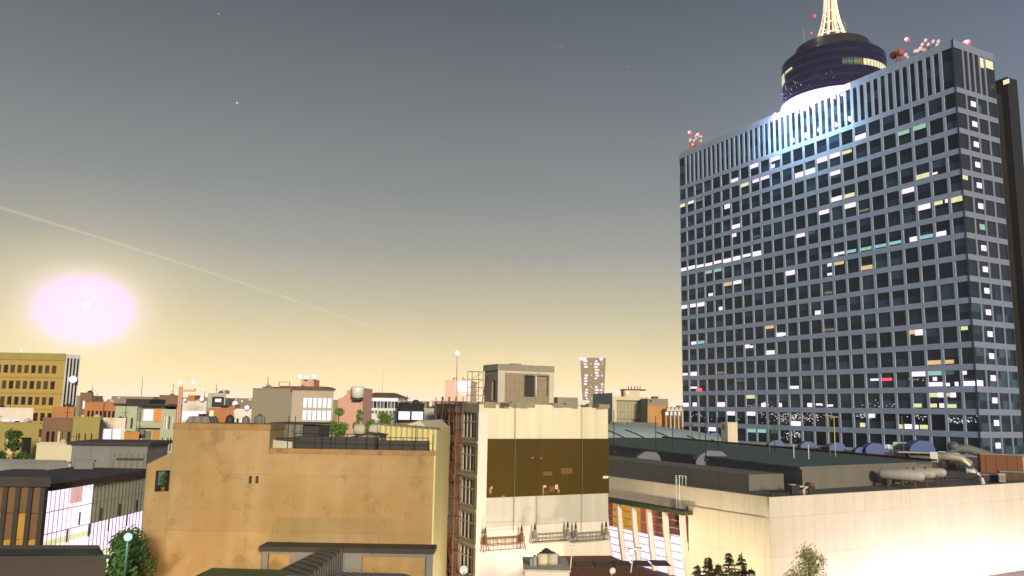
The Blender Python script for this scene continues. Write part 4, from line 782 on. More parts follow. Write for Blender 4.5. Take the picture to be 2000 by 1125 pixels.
for (px, yt, yb_, Y, lab) in ((1113, 1070, 1118, 53, 'thin white pole with a small head beside the tan tanks'), (1232, 1088, 1118, 56, 'leaning thin white pole on the dark workshop roof')):
    P = at(px, yb_, Y); tp = at(px, yt, Y); o = MB().tube([(0, 0, 0), (.15, 0, tp.z-P.z)], .04, 5).box(.0, .35, -.06, .06, tp.z-P.z, tp.z-P.z+.12).build('thin_pole', 'whitemetal'); o.location = P; tag(o, lab, 'pole')

# ---------------------------------------------------------------- orange house and its roof
OY = 50; OA = at(340, 826, OY); OF = Frame(OA, B=at(527, 829, OY)); ozt = OA.z; oxm = OF.on(527, 850)[0]; OF2W = OF.on(848, 890)[0]; ozl = OF.on(690, 878)[1]; OD = 12
O_ = OF.root('orange_house', 'big blank orange rendered house wall with dark stains, centre left', 'building')
b = MB(); b.holed(Tf, 0, oxm, 0, ozt-.35, [], .1); b.holed(Tf, oxm, OF2W, 0, ozl-.3, [], .1)
b.quad((0, 0, 0), (0, OD, 0), (0, OD, ozt-.35), (0, 0, ozt-.35)); b.quad((OF2W, 0, 0), (OF2W-1.6, OD, 0), (OF2W-1.6, OD, ozl-.3), (OF2W, 0, ozl-.3)); b.quad((0, OD, 0), (OF2W-1.6, OD, 0), (OF2W-1.6, OD, ozl-.3), (0, OD, ozl-.3)); b.quad((oxm, 0, ozl-.3), (oxm, 4, ozl-.3), (oxm, 4, ozt-.35), (oxm, 0, ozt-.35)); b.quad((0, 4, ozl-.3), (oxm, 4, ozl-.3), (oxm, 4, ozt-.35), (0, 4, ozt-.35))
b.build('wall', 'orange', O_)
MB().box(-.06, oxm+.05, -.06, 4, ozt-.349, ozt).build('upper_parapet', 'orange2', O_); MB().box(oxm+.051, OF2W+.05, -.06, .3, ozl-.299, ozl).build('lower_parapet', 'orange2', O_)
MB().prism([(oxm, .3), (OF2W-.1, .3), (OF2W-1.65, OD), (oxm, OD)], ozl-1.0, ozl-.75).build('roof', 'roofdark', O_)
for px in (489, 502):
    x, z = OF.on(px, 937); MB().box(x-.09, x+.09, -.02, .02, z-.22, z+.22).build('vent_slot', 'darkmetal', O_)
# left wing of the orange house, turned slightly
a1 = OF.A; wp = at(287, 904, OY-.7); wf = Frame((wp.x, wp.y), B=a1)
W_ = wf.root('orange_side_wing', 'lower orange wing with one small dark window, left of the big orange wall', 'building')
wz1 = wf.on(338, 880)[1]; wz0 = wf.on(290, 903)[1]
wx0, wx1 = wf.on(304, 930)[0], wf.on(333, 930)[0]; wza, wzb = wf.on(318, 919)[1], wf.on(318, 960)[1]
b = MB(); b.holed(Tf, 0, wf.W, 0, wz0-.1, [(wx0, wx1, wzb, wza)], .35); b.quad((0, 0, 0), (4.2, 7.9, 0), (4.2, 7.9, wz0-.1), (0, 0, wz0-.1)); 
b.quad((0, 0, wz0-.1), (wf.W, 0, wz0-.1), (wf.W, 0, wz1-.1), (0, 0, wz0-.1)); b.build('wall', 'orange', W_)
wn_ = MB().bx(Tf, wx0, wx1, .35, .4, wzb, wza).build('window', 'glassdark', W_)
MB().box(wx0+.05, wx0+.12, .27, .34, wzb, wza).box(wx1-.3, wx1-.24, .27, .34, wzb, wza).build('frame', 'darkmetal', wn_); MB().box(wx0+.2, wx1-.3, .3, .345, wzb+.35, wza-.08).build('lit_pane', 'L_dimg', wn_)
MB().prism([(.6, .3), (wf.W+.6, .05), (wf.W+3, 7), (4.2, 7.9)], wz0-.1, wz0+.15).build('roof', 'darkmetal', W_)
P = wf.A+wf.u*(wx1-.35)+wf.n*.14; ov = empty('window_plant', (P.x, P.y, wzb), 0, 'bushy potted plant on the sill of the small orange wall window', 'plant')
MB().lathe([(.01, 0), (.11, 0), (.15, .26), (.01, .26)], (0, 0, 0), 10).build('pot', 'rust', ov)
def leaves(b, c, r, n, s, rnd=random, flat=1.0, hollow=.5):
    for _ in range(n):
        d = Vector((rnd.gauss(0, 1), rnd.gauss(0, 1), rnd.gauss(0, 1))).normalized(); t = r*(hollow+(1-hollow)*rnd.random()); p = Vector(c)+Vector((d.x*t, d.y*t, d.z*t*flat))
        a = Vector((rnd.gauss(0, 1), rnd.gauss(0, 1), rnd.gauss(0, 1))).normalized(); e_ = a.orthogonal().normalized()*s*rnd.uniform(.6, 1.3); f_ = a.cross(e_).normalized()*s*.5; b.quad(p-e_, p-f_, p+e_, p+f_)
b = MB(); 
for c_ in ((0, 0, .55), (-.08, 0, .75), (.06, 0, .95), (-.12, 0, .5)): leaves(b, c_, .2, 60, .05)
b.build('foliage', 'leafp', ov)
# things on the orange house roof
def onO(px, py, off): x, z = OF.on(px, py, off); P = OF.A+OF.u*x+OF.n*off; return P.x, P.y, z
def obj_on_roof(name, label, cat, px0, px1, pyt, pyb, off, group=None):
    x0, y0, z0 = onO(px0, pyb, off); x1, _, _ = onO(px1, pyb, off); zt = onO(px0, pyt, off)[2]
    return empty(name, (x0, y0, z0), OF.yaw, label, cat, group), math.hypot(x1-x0, onO(px1, pyb, off)[1]-y0), zt-z0
e, w_, h_ = obj_on_roof('ridged_roof_hood', 'pale grey rounded roof hood with a small dark vent on top', 'roof hood', 362, 411, 812, 828, 2)
MB().extr([(0, 0), (w_, 0), (w_*.97, h_*.5), (w_*.85, h_*.95), (w_*.15, h_*.95), (w_*.03, h_*.5)], 'y', 0, 1.6).build('hood', 'metalgrey', e); MB().box(w_*.42, w_*.6, .3, .9, h_*.951, h_*1.25).build('vent', 'darkmetal', e)
for k, (p0, p1, pt, lab) in enumerate(((440, 457, 811, 'leftmost of three dim domed tanks on the orange roof'), (472, 488, 813, 'middle of three dim domed tanks on the orange roof'), (496, 517, 810, 'rightmost of three dim domed tanks on the orange roof'))):
    e, w_, h_ = obj_on_roof('domed_tank', lab, 'tank', p0, p1, pt, 830, 2.4, 'domed tanks on the orange roof'); r = w_/2
    MB().lathe([(.01, 0), (r, 0), (r, h_*.6), (r*.85, h_*.85), (r*.4, h_*.98), (.01, h_)], (r, 0, 0), 20).build('body', 'darkmetal' if k < 1 else 'metalgrey', e); MB().lathe([(r*.3, h_*.98), (r*.3, h_*1.06), (.01, h_*1.07)], (r, 0, 0), 12).build('cap', 'darkmetal', e)
e, w_, h_ = obj_on_roof('roof_cistern_house', 'grey sheet walled box on the lower orange roof beside the step', 'roof box', 527, 590, 828, 866, 3.2)
MB().box(0, w_, 0, 3.5, -.6, h_).build('wall', 'metalgrey', e); MB().box(w_+.003, w_+1.0, .2, 3.4, -.6, h_-.1).build('tank_side', 'darkmetal', e); MB().box(-.06, w_+1.05, -.06, 3.55, h_+.003, h_+.1).build('roof_edge', 'darkmetal', e)
e, w_, h_ = obj_on_roof('pale_roof_block', 'small pale tapered block lying at the step of the orange wall', 'roof box', 528, 570, 858, 876, .8)
MB().extr([(0, -.3), (w_, -.3), (w_, h_*.75), (0, h_)], 'y', 0, 1.2).build('block', 'concrete2', e); MB().box(-.02, w_+.3, .2, 1.3, h_+.003, h_+.07).build('cover', 'darkmetal', e)
for (p0, p1, pt, pb, off, lab, gr) in ((575, 735, 854, 878, 1.2, 'long dark trough box with a rail, left on the lower orange roof', 1), (738, 836, 862, 880, 1.2, 'shorter dark trough box with a rail above it, right on the orange roof', 1)):
    e, w_, h_ = obj_on_roof('roof_trough', lab, 'trough', p0, p1, pt, pb, off, 'dark troughs on the orange roof')
    MB().box(0, w_, 0, .9, -.3, h_).build('body', 'darkmetal', e); MB().box(0, w_, .05, .85, h_+.003, h_+.05).build('lid', 'roofdark', e)
    b = MB().tube([(0, -.05, h_+.25), (w_, -.05, h_+.25)], .025, 5).build('rail', 'darkmetal', e)
    for k in range(5): x = w_*k/4; MB().tube([(x, -.05, 0), (x, -.05, h_+.25)], .022, 4).build('post', 'darkmetal', e)
e, w_, h_ = obj_on_roof('gabled_roof_hut', 'grey low gabled hut behind the troughs on the orange roof', 'hut', 672, 742, 848, 880, 3.4)
MB().extr([(0, -.6), (w_, -.6), (w_, h_*.88), (w_*.62, h_*1.02), (0, h_*.62)], 'y', 0, 2.6).build('wall', 'metalgrey', e); MB().extr([(-.1, h_*.64), (w_*.62, h_*1.05), (w_+.1, h_*.90), (w_+.1, h_*.97), (w_*.62, h_*1.12), (-.1, h_*.72)], 'y', -.1, 2.7).build('roof', 'darkmetal', e)
for k, (p0, p1, pt, pb) in enumerate(((688, 711, 828, 850), (718, 736, 829, 849))):
    e, w_, h_ = obj_on_roof('round_cistern', ('paler lying round cistern before the pink building', 'smaller lying round cistern before the green tree')[k], 'tank', p0, p1, pt, pb, 5, 'lying cisterns on the orange roof')
    r = h_/2; MB().lathe([(.01, 0), (r*.7, .02), (r, .12), (r, w_-.1), (r*.6, w_), (.01, w_)], (0, .4, r), 18, axis='x').build('shell', 'concrete2', e); MB().box(w_*.2, w_*.8, .1, .7, -.8, r*.2).build('cradle', 'darkmetal', e)
e, w_, h_ = obj_on_roof('roof_railing', 'thin dark posts and wires along the lower orange roof', 'railing', 536, 846, 846, 876, .5)
for px in (561, 574, 629, 646, 677, 717, 734, 811, 845):
    x = (px-536)/310*w_; hh = {561: 2.0, 574: 2.0, 811: 1.6, 629: 1.4, 646: 1.3}.get(px, 1.0); MB().tube([(x, 0, -.1), (x, 0, hh)], .025, 5).build('post', 'darkmetal', e)
MB().tube([(0, 0, 1.35), (w_*.1, 0, 1.05), (w_*.2, 0, 1.1), (w_*.35, 0, 1.0)], .015, 4).tube([(0, 0, .55), (w_*.5, 0, .45), (w_, 0, .45)], .018, 4).build('wire', 'darkmetal', e)
# sheds in front of the orange wall
SY = 41
s0, s1 = at(512, 1066, 48.6), at(846, 1078, 48.6); SF = Frame(s0, B=s1); sz = s0.z
e = SF.root('front_annex', 'annex with dark flat roof edge and grey bays at the foot of the orange wall', 'building')
fo = [(SF.on(523, 1090)[0], SF.on(566, 1090)[0], 8, SF.on(540, 1081)[1]), (SF.on(707, 1090)[0], SF.on(832, 1090)[0], 8, SF.on(760, 1087)[1])]
b = MB(); b.holed(Tf, 0, SF.W, 0, sz-.25, fo, .25); b.quad((0, 0, 0), (0, 1.3, 0), (0, 1.3, sz-.25), (0, 0, sz-.25)); b.build('wall', 'greyblue', e)
for o in fo: MB().bx(Tf, o[0], o[1], .25, .3, o[2], o[3]).build('infill', 'orange', e)
MB().box(-.1, SF.W+.1, -.35, 1.3, sz-.249, sz+.02).build('roof_edge', 'darkmetal', e)
ra, rb = at(556, 1118, 41), at(640, 1120, 41)
e = empty('lean_to_shed', (ra.x, ra.y, 0), 0, 'grey sheet metal shed with a long sloping ribbed roof at the bottom edge', 'shed')
zA = ra.z-ra.z; tz = at(640, 1068, 44).z; bz = at(480, 1125, 40).z; x1 = rb.x-ra.x; 
rp = [at(527, 1122, 39), at(600, 1125, 39), at(671, 1069, 46), at(632, 1071, 46)]
rq = [Vector((p.x-ra.x, p.y-ra.y, p.z)) for p in rp]; b = MB(); n_ = Vector((0, 0, .12)); i = len(b.v); b.v += [tuple(p) for p in rq]+[tuple(p-n_) for p in rq]
for q_ in ((0, 1, 2, 3), (7, 6, 5, 4), (0, 4, 5, 1), (1, 5, 6, 2), (2, 6, 7, 3), (3, 7, 4, 0)): b.f.append(tuple(i+k for k in q_)); b.sm.append(False)
b.build('roof', 'shedroof', e)
b = MB(); A1, B1 = rq[1]-n_, rq[2]-n_; b.quad((A1.x, A1.y, 0), (B1.x, B1.y, 0), tuple(B1), tuple(A1)); A1, B1 = rq[0]-n_, rq[1]-n_; b.quad((A1.x, A1.y, 0), (B1.x, B1.y, 0), tuple(B1), tuple(A1)); A1, B1 = rq[3]-n_, rq[0]-n_; b.quad((A1.x, A1.y, 0), (B1.x, B1.y, 0), tuple(B1), tuple(A1)); b.build('wall', 'metalgrey', e)
for k, (pts, lab, m, cat) in enumerate(((((375, 1128, 36), (545, 1133, 36), (560, 1113, 40), (415, 1109, 40)), 'flat green grey roof of a shed at the bottom, left of the ribbed roof', 'greenroof2', 'shed'), (((650, 1132, 38), (830, 1135, 38), (790, 1120, 40), (655, 1117, 40)), 'flat grey shed roof at the bottom edge below the annex bay', 'metalgrey', 'shed'))):
    P3 = [at(*p) for p in pts]; z = P3[0].z; P3 = [atz(p[0], p[1], z) for p in pts]; c = P3[0]
    e = empty('flat_shed', (c.x, c.y, 0), 0, lab, cat); pp = [(p.x-c.x, p.y-c.y) for p in P3]
    MB().prism(pp, 0, z-.15).build('wall', 'metalgrey', e); MB().prism([(x*1.01-.01, y*1.01-.02) for x, y in pp], z-.149, z).build('roof', m, e)
# yellow clad shed behind the orange roof
f = fr(733, 829, 63, 853, -8); e = f.root('yellow_shed', 'yellow ribbed metal clad shed between the orange roof and the scaffolding', 'shed')
zl, zr = f.on(733, 829)[1], f.on(852, 839)[1]
b = MB(); i = 0; b.quad((0, 0, 0), (f.W, 0, 0), (f.W, 0, zr), (0, 0, zl)); b.quad((0, 0, 0), (0, 12, 0), (0, 12, zl), (0, 0, zl)); b.quad((f.W, 0, 0), (f.W-1.5, 12, 0), (f.W-1.5, 12, zr), (f.W, 0, zr)); b.build('wall', 'yellow', e)
xm = f.on(800, 826)[0]
b = MB(); b.extr([(-.1, zl+.003), (f.W+.02, zr+.003), (f.W+.02, zr+.12), (-.1, zl+.12)], 'y', -.1, 1.2).build('roof_edge', 'metalgrey', e)
MB().extr([(f.on(770, 830)[0], zl-.1), (xm, zl+.32), (f.on(820, 835)[0], zr-.1)], 'y', 3, 11).build('ridge', 'cream2', e)
# ---------------------------------------------------------------- background buildings
def simple(name, label, cat, xl, xr, yt, Y, yaw, D, wall, nc=0, nr=0, zspan=None, lits=.2, fw=.6, fh=.55, roof='roofdark', left=None, group=None, cols=('L_pink', 'L_cream', 'L_yellow', 'L_white'), par=.6, default='glassdark'):
    f = fr(xl, yt, Y, xr, yaw); e = f.root(name, label, cat, group); zt = f.zt
    z1 = zt-.8; z0 = zt-(zspan or 15); ops = grid(.4, f.W-.4, z0, z1, nc, nr, fw, fh, lits, cols) if nc else []
    lo = grid(.5, D-.5, z0, z1, left, nr, fw, fh, lits, cols) if left else []
    shell(f, f.W, D, 0, zt, wall, ops, lo, lo, .2, roof, e, default, par=par, tp=max(0, -D*f.A.x/f.A.y*.92-D*math.tan(R(yaw))) if f.A.x < -8 else 0)
    rnd = random.Random(name)
    if Y < 76: return f, e, zt
    for k in range(rnd.randint(1, 3)):
        x = rnd.uniform(.8, max(.9, f.W-1.2)); r = rnd.uniform(.3, .5); MB().lathe([(.01, 0), (r, 0), (r, r*1.9), (r*.5, r*2.4), (.01, r*2.45)], (x, 2.2+k*.3, zt-par), 12).build('roof_tank', rnd.choice(('darkmetal', 'metalgrey', 'concrete2')), e)
    x = rnd.uniform(.5, f.W-.5); MB().tube([(x, 1.8, zt-par), (x, 1.8, zt+rnd.uniform(.8, 2.2))], .04, 4).tube([(x-.4, 1.8, zt+.7), (x+.4, 1.8, zt+.7)], .03, 4).build('aerial', 'darkmetal', e); e['W'] = f.W
    return f, e, zt
def boxon(f, e, name, m, x0, x1, yt, yb_, y0, y1, off=0):    # box part given by pixels on the plane y=y0
    a = f.on(x0, yb_, y0); c = f.on(x1, yt, y0); return MB().box(a[0], c[0], y0+off, y1, a[1], c[1]).build(name, m, e)
def glow(f, e, name, m, px, py, r, y=-1): x, z = f.on(px, py, y); return MB().sphere((x, y, z), r*.5, 10).build(name, m, e)
random.seed(31)
# tan office block, far left
f = fr(-60, 688, 172, 130, 3); e = f.root('tan_office_block', 'tan office block with square windows and white striped side at the left edge', 'building')
D = f.onx(158, 690, f.W)[0] if False else 14
dz = 4.0; nr = 9; ops = []
for r in range(nr):
    for c in range(12):
        x = f.W-2.2-c*(f.W-3)/12; z = f.zt-3.2-r*3.35; lit_ = (r, c) in ((3, 4), (3, 7), (1, 8), (4, 8), (6, 6)) ; ops.append((x-.52, x+.42, z-1.0, z+.7, 'L_white' if lit_ else ('amberglass' if random.random() < .5 else None)))
b = MB(); b.holed(Tf, 0, f.W, 0, f.zt, ops, .4); b.quad((0, 0, f.zt), (f.W, 0, f.zt), (f.W-3, 12, f.zt), (0, 12, f.zt)); b.build('wall', 'tan', e); panes(Tf, ops, .4, e)
b = MB(); b.box(0, f.W, -.25, -.003, f.zt-1.4, f.zt+.1)
for r in range(nr+1): z = f.zt-1.55-r*3.35; b.box(0, f.W-.01, -.2, -.004, z-.25, z-.003) if r else None
b.build('floor_bands', 'olive', e)
x2, z2 = f.on(158, 692, 3.0)
sd_ = MB(); sd_.quad((f.W, 0, 0), (x2, 3, 0), (x2, 3, f.zt), (f.W, 0, f.zt)); sd_.quad((x2, 3, 0), (x2-9, 16, 0), (x2-9, 16, f.zt), (x2, 3, f.zt)); sd_.build('side_wall', 'white', e)
for k in range(4): t0 = .12+k*.23; t1 = t0+.12; g_ = MB(); g_.quad((f.W+(x2-f.W)*t0, 3*t0-.08, 4), (f.W+(x2-f.W)*t1, 3*t1-.08, 4), (f.W+(x2-f.W)*t1, 3*t1-.08, f.zt-.8), (f.W+(x2-f.W)*t0, 3*t0-.08, f.zt-.8)); g_.build('dark_strip', 'glassdark', e)
MB().sphere((f.on(143, 741, .5)[0], .4, f.on(143, 741, .5)[1]), .8, 12).build('lamp', 'L_white', e)
glow(f, e, 'beacon', 'L_pink', 41, 684, .5, 0)
# boxes behind it
simple('brick_box_house', 'dark red brick box house right of the tan office block', 'building', 157, 181, 768, 150, 5, 8, 'brown', 2, 2, 6, .3)
simple('orange_hall', 'low orange walled hall left of the pale green apartments', 'building', 166, 232, 786, 140, 3, 10, 'orangeb', 7, 1, 3.4, .25)
simple('small_orange_house', 'small bright orange house below the tan office block', 'building', 103, 146, 796, 120, 0, 8, 'orangeb', 2, 1, 5, 1, cols=('L_amber',))
f, e, zt = simple('lit_white_house', 'white house front lit pinkish white at the left edge below the tan block', 'building', -40, 66, 797, 112, 0, 8, 'creamwhite', 5, 1, 4.2, .9, .8, .6, cols=('L_pink',))
simple('olive_house', 'olive walled house at left between dark rooftops', 'building', -30, 78, 826, 96, 2, 8, 'olive', 3, 2, 8, .3, cols=('L_amber', 'L_dimy'))
simple('brown_gable_house', 'dark brown blank house below the small orange house', 'building', 84, 150, 818, 92, 4, 9, 'brown', 5, 2, 6, .3, cols=('L_dimy', 'L_amber'))
f, e, zt = simple('olive_blank_block', 'blank olive yellow block left of the brightly lit shopfront', 'building', 144, 196, 816, 84, 3, 9, 'olive', 3, 2, 5.5, 0, .25, .35)
f, e, zt = simple('lit_shop_house', 'house with brightly lit pinkish white upper front, left of the balcony apartments', 'building', 195, 246, 818, 90, 3, 8, 'creamwhite', 2, 3, 7.5, 1, .9, .75, cols=('L_pink',))
simple('lit_orange_arcade', 'low pinkish orange lit shop between balcony apartments and lit house', 'building', 243, 272, 846, 88, 0, 6, 'ochre', 1, 2, 4, 1, .8, .7, cols=('L_orange', 'L_pink'))
# pale green balcony apartments
f = fr(226, 792, 118, 345, -2); e = f.root('balcony_apartments', 'pale green apartments with recessed orange lit balconies and a flat dark roof', 'building')
zt = f.zt; X = lambda px: f.on(px, 800)[0]
w1, w2, w3 = X(268), X(316), f.W
o1 = grid(.3, w1-.2, zt-13, zt-1.0, 3, 4, .35, .5, .15, ('L_cream',)); o3 = grid(w2+.2, w3-.3, zt-13, zt-.8, 4, 4, .5, .6, .4, ('L_pink', 'L_yellow', 'L_cream'))
b = MB(); b.holed(Tf, 0, w1, 0, zt, o1, .2); b.holed(Tf, w2, w3, 0, zt-.4, o3, .2); b.quad((w1, 0, 0), (w1, 1.6, 0), (w1, 1.6, zt), (w1, 0, zt)); b.quad((w2, 0, 0), (w2, 1.6, 0), (w2, 1.6, zt), (w2, 0, zt)); b.quad((0, 0, 0), (0, 9, 0), (0, 9, zt), (0, 0, zt)); b.quad((w3, 0, 0), (w3, 9, 0), (w3, 9, zt), (w3, 0, zt)); b.quad((w1, 1.6, 0), (w2, 1.6, 0), (w2, 1.6, zt), (w1, 1.6, zt)); b.build('wall', 'pgreen', e)
panes(Tf, o1+o3, .2, e)
for k in range(5):
    z = zt-3.1*(k+1); MB().box(w1+.02, w2-.02, .2, 1.58, z, z+.9).build('balcony', 'pgreen', e)
    MB().box(w1+.3, w2-2.0, 1.5, 1.59, z+1.0, z+2.6).build('balcony_window', ('L_pink', 'L_dimy', 'L_dimg', 'L_dimy', 'L_dimg')[k], e); MB().box(w2-1.8, w2-.2, 1.48, 1.59, z+.95, z+2.7).build('balcony_door', ('L_orange', 'ochre', 'ochre', 'ochre', 'ochre')[k], e)
MB().box(-.2, w3+.2, -.3, 9, zt+.003, zt+.3).build('roof', 'darkmetal', e); MB().box(X(238), X(285), 1, 6, zt+.31, zt+1.0).build('roof_canopy', 'darkmetal', e); MB().box(X(246), X(262), .6, 1.0, zt-2.6, zt+.0).build('tank_box', 'darkmetal', e)
x_, z_ = f.on(279, 736, 3); MB().tube([(x_, 3, zt), (x_, 3, z_)], .08, 5, .04).build('aerial', 'grey', e)
simple('brown_roof_house', 'brown topped house rising behind the pale apartments, left of the pink frame', 'building', 312, 348, 773, 128, 0, 7, 'brown', 2, 2, 5, .3)
# pink frame with two lamps, striped building
f = fr(348, 758, 96, 380, 0); e = f.root('pink_lamp_gantry', 'pink painted frame of two posts topped by two glowing pink lamps', 'gantry')
for px in (349, 353): x = f.on(px, 760)[0]; MB().box(x, x+.2, 0, .2, 0, f.zt+.2).build('post', 'pink', e)
x0 = f.on(349, 760)[0]; x1 = f.on(381, 760)[0]; zb2 = f.on(350, 763)[1]
MB().box(x1-.12, x1, 0, .2, zb2, f.zt).build('short_post', 'pink', e); MB().box(x0, x1, .05, .15, zb2-.1, zb2+.05).build('crossbar', 'pink', e); MB().box(x0+.3, x1-.2, .08, .12, zb2+.06, f.zt-.1).build('panel', 'pinkpale', e)
for px, py in ((352, 746), (378, 746)): glow(f, e, 'lamp', 'L_pink', px, py, .42)
f, e, zt = simple('striped_pink_building', 'pinkish white lit building with dark horizontal bands behind the roof hood', 'building', 357, 404, 785, 108, 0, 8, 'creamwhite')
for k in range(4): z = zt-1.0-k*1.9; MB().box(.1, f.W-.1, -.06, -.003, z-1.35, z-.2).build('lit_band', 'L_pink', e)
boxon(f, e, 'rooftop_box', 'orangeb', 366, 381, 772, 785, 2, 4); glow(f, e, 'lamp', 'L_pink', 361, 781, .4); glow(f, e, 'lamp', 'L_pink', 394, 779, .55)
f, e, zt = simple('olive_stair_house', 'olive grey house with a lit round vent and a red box on top', 'building', 407, 441, 769, 122, 0, 8, 'pgreen')
boxon(f, e, 'red_top_box', 'pink', 430, 440, 762, 769, 2, 4); boxon(f, e, 'dark_opening', 'darkmetal', 413, 438, 775, 795, -.04, -.003); boxon(f, e, 'lit_vent', 'L_pink', 420, 432, 779, 785, -.09, -.05)
f, e, zt = simple('orange_party_wall', 'plain orange wall with a yellow strip and slanted top before the olive house', 'wall', 408, 457, 799, 90, 0, 5, 'orangeb'); boxon(f, e, 'yellow_strip', 'L_cream', 408, 417, 802, 825, -.05, -.003)
xx0, xx1 = f.on(441, 800)[0], f.W; MB().extr([(xx0, zt+.145), (xx1, zt+.145), (xx1, zt+.55)], 'y', .3, 2).build('slanted_top', 'orangeb', e)
f, e, zt = simple('small_white_villa', 'small white villa with lit windows left of the blank grey block', 'building', 457, 495, 800, 135, 0, 8, 'white', 4, 2, 6.5, .5)
glow(f, e, 'lamp', 'L_pink', 459, 788, .9); glow(f, e, 'lamp', 'L_pink', 482, 796, .8)
# grey blank block with white flats
f, e, zt = simple('blank_grey_block', 'tall blank grey block with a small box on its roof', 'building', 494, 572, 760, 104, 0, 12, 'gwall'); boxon(f, e, 'roof_box', 'gwall', 512, 534, 755, 760, 2, 5)
f, e, zt = simple('lit_white_flats', 'bright white flats with floor wide windows beside the blank grey block', 'building', 571, 652, 763, 103, -1, 12, 'gwall2')
xf = f.on(592, 780)[0]; fh_ = 2.7
for k in range(5):
    zt_ = zt-.9-k*1.55
    MB().box(xf, f.W-.15, -.05, -.003, zt_-1.2, zt_).build('lit_window_band', ('L_white', 'L_white', 'L_dimg', 'L_cream', 'L_pink')[k], e)
    for q_ in range(7): x = xf+(f.W-.15-xf)*q_/6; MB().box(max(x-.05, xf), min(x+.05, f.W-.15), -.09, -.051, zt_-1.2, zt_).build('mullion', 'gwall', e)
MB().box(xf, f.W-.15, -.052, -.003, zt-14, zt-9.2).build('lit_lower_front', 'L_pink', e)
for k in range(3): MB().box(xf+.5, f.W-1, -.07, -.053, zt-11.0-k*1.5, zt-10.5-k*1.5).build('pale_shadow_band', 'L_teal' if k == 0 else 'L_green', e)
boxon(f, e, 'roof_slab', 'rust', 548-2, 634, 755, 762, 2, 7); boxon(f, e, 'red_tank_room', 'pink', 588, 613, 741, 755, 3, 6)
MB().box(-.1, f.W+.2, -.4, .3, zt+.15, zt+.35).build('eaves', 'roofgrey', e)
for px, py in ((586, 735), (598, 737), (614, 735)): glow(f, e, 'lamp', 'L_pink', px, py, .55, 2)
b = MB(); x0 = f.on(545, 750, 3)[0]; x1 = f.on(566, 750, 3)[0]; za = f.on(545, 746, 3)[1]
for x in (x0, x1): b.tube([(x, 3, zt+.2), (x, 3, za)], .05, 4)
b.tube([(x0, 3, za), (x1, 3, za)], .04, 4); b.build('rail', 'darkmetal', e)
# stepped pink building
f = fr(660, 778, 88, 708, 0); e = f.root('stepped_pink_house', 'salmon pink house wall with a stepped top and a round white tank', 'building')
zz = lambda py: f.on(680, py)[1]; xs = [f.on(p, 790)[0] for p in (660, 667, 672, 676, 683, 708)]; tops = [zz(778), zz(775), zz(771), zz(762), zz(757)]
b = MB()
for k in range(5): b.box(xs[k], xs[k+1]-.0 if k == 4 else xs[k+1], 0+.002*k, 6, 0, tops[k])
b.build('wall', 'pink', e)
xt, zt_ = f.on(699, 776, -.5); MB().lathe([(.01, -.15), (.65, 0), (.7, 1.0), (.6, 1.15), (.01, 1.2)], (xt, -.8, zt_), 18).build('round_tank', 'whitemetal', e); MB().box(xt-.5, xt+.5, -1.2, -.002, zt_-.3, zt_-.16).build('tank_bracket', 'darkmetal', e)
# arcaded white building with hipped roof
f = fr(707, 775, 112, 778, -1); e = f.root('white_arcade_house', 'white house with a row of arched openings and a brown hipped roof', 'building')
zt = f.zt; X = lambda px: f.on(px, 790)[0]; Z = lambda py: f.on(740, py)[1]
ops = []
za, zb3 = Z(797), Z(785); 
for k in range(10):
    cx = X(711.5+k*6.95); r = .21; ops += [(cx-r*1.0, cx+r*1.0, za, zb3)]
    for q_ in range(4): t = math.sqrt(max(0, 1-((q_+.5)/4)**2)); ops.append((cx-r*t, cx+r*t, zb3+r*q_/4, zb3+r*(q_+1)/4))
for k in range(9): cx = X(714+k*7); ops.append((cx-.17, cx+.17, Z(808), Z(802)))
b = MB(); b.holed(Tf, 0, f.W, 0, zt, [o for o in ops], .25); b.quad((0, 0, 0), (0, 9, 0), (0, 9, zt), (0, 0, zt)); b.quad((f.W, 0, 0), (f.W, 9, 0), (f.W, 9, zt), (f.W, 0, zt)); b.build('wall', 'white', e)
for k in range(10): 
    cx = X(711.5+k*6.95); g_ = MB(); pr = [(cx-.2, za), (cx+.2, za)]+[(cx+.2*cos(pi*j/8), zb3+.2*sin(pi*j/8)) for j in range(9)]; g_.extr(pr, 'y', .25, .3).build('arched_window', 'L_dimg' if k % 3 else 'glassdark', e)
for k in range(9): cx = X(714+k*7); MB().box(cx-.17, cx+.17, .25, .3, Z(808), Z(802)).build('window', 'L_dimg', e)
MB().box(.05, f.W-.05, -.03, -.003, Z(783.5), Z(778)).build('lit_frieze', 'L_pink', e); MB().box(.05, f.W-3.4, -.03, -.003, Z(801.5), Z(797.5)).build('lit_frieze', 'L_pink', e); MB().box(-.1, f.W+.1, -.15, -.031, Z(778), Z(776.8)).build('cornice', 'gwall2', e)
b = MB(); z0 = zt+.003; z1 = zt+(Z(766)-zt)*1.0; e0, e1, e2, e3 = (-.3, -.3), (f.W+.3, -.3), (f.W+.3, 9.3), (-.3, 9.3); t0, t1, t2, t3 = (1.2, 3), (f.W-1.2, 3), (f.W-1.2, 6), (1.2, 6)
P3 = lambda p, z: (p[0], p[1], z)
for a, c, d, g2_ in ((e0, e1, t1, t0), (e1, e2, t2, t1), (e2, e3, t3, t2), (e3, e0, t0, t3)): b.quad(P3(a, z0), P3(c, z0), P3(d, z1), P3(g2_, z1))
b.quad(P3(t0, z1), P3(t1, z1), P3(t2, z1), P3(t3, z1)); b.quad(P3(e0, z0-.002), P3(e1, z0-.002), P3(e2, z0-.002), P3(e3, z0-.002)); b.build('roof', 'tiles', e)
x_ = X(733); MB().tube([(x_, 5, z1), (x_, 5, f.on(733, 722, 5)[1])], .05, 5, .03).build('aerial', 'cream2', e)
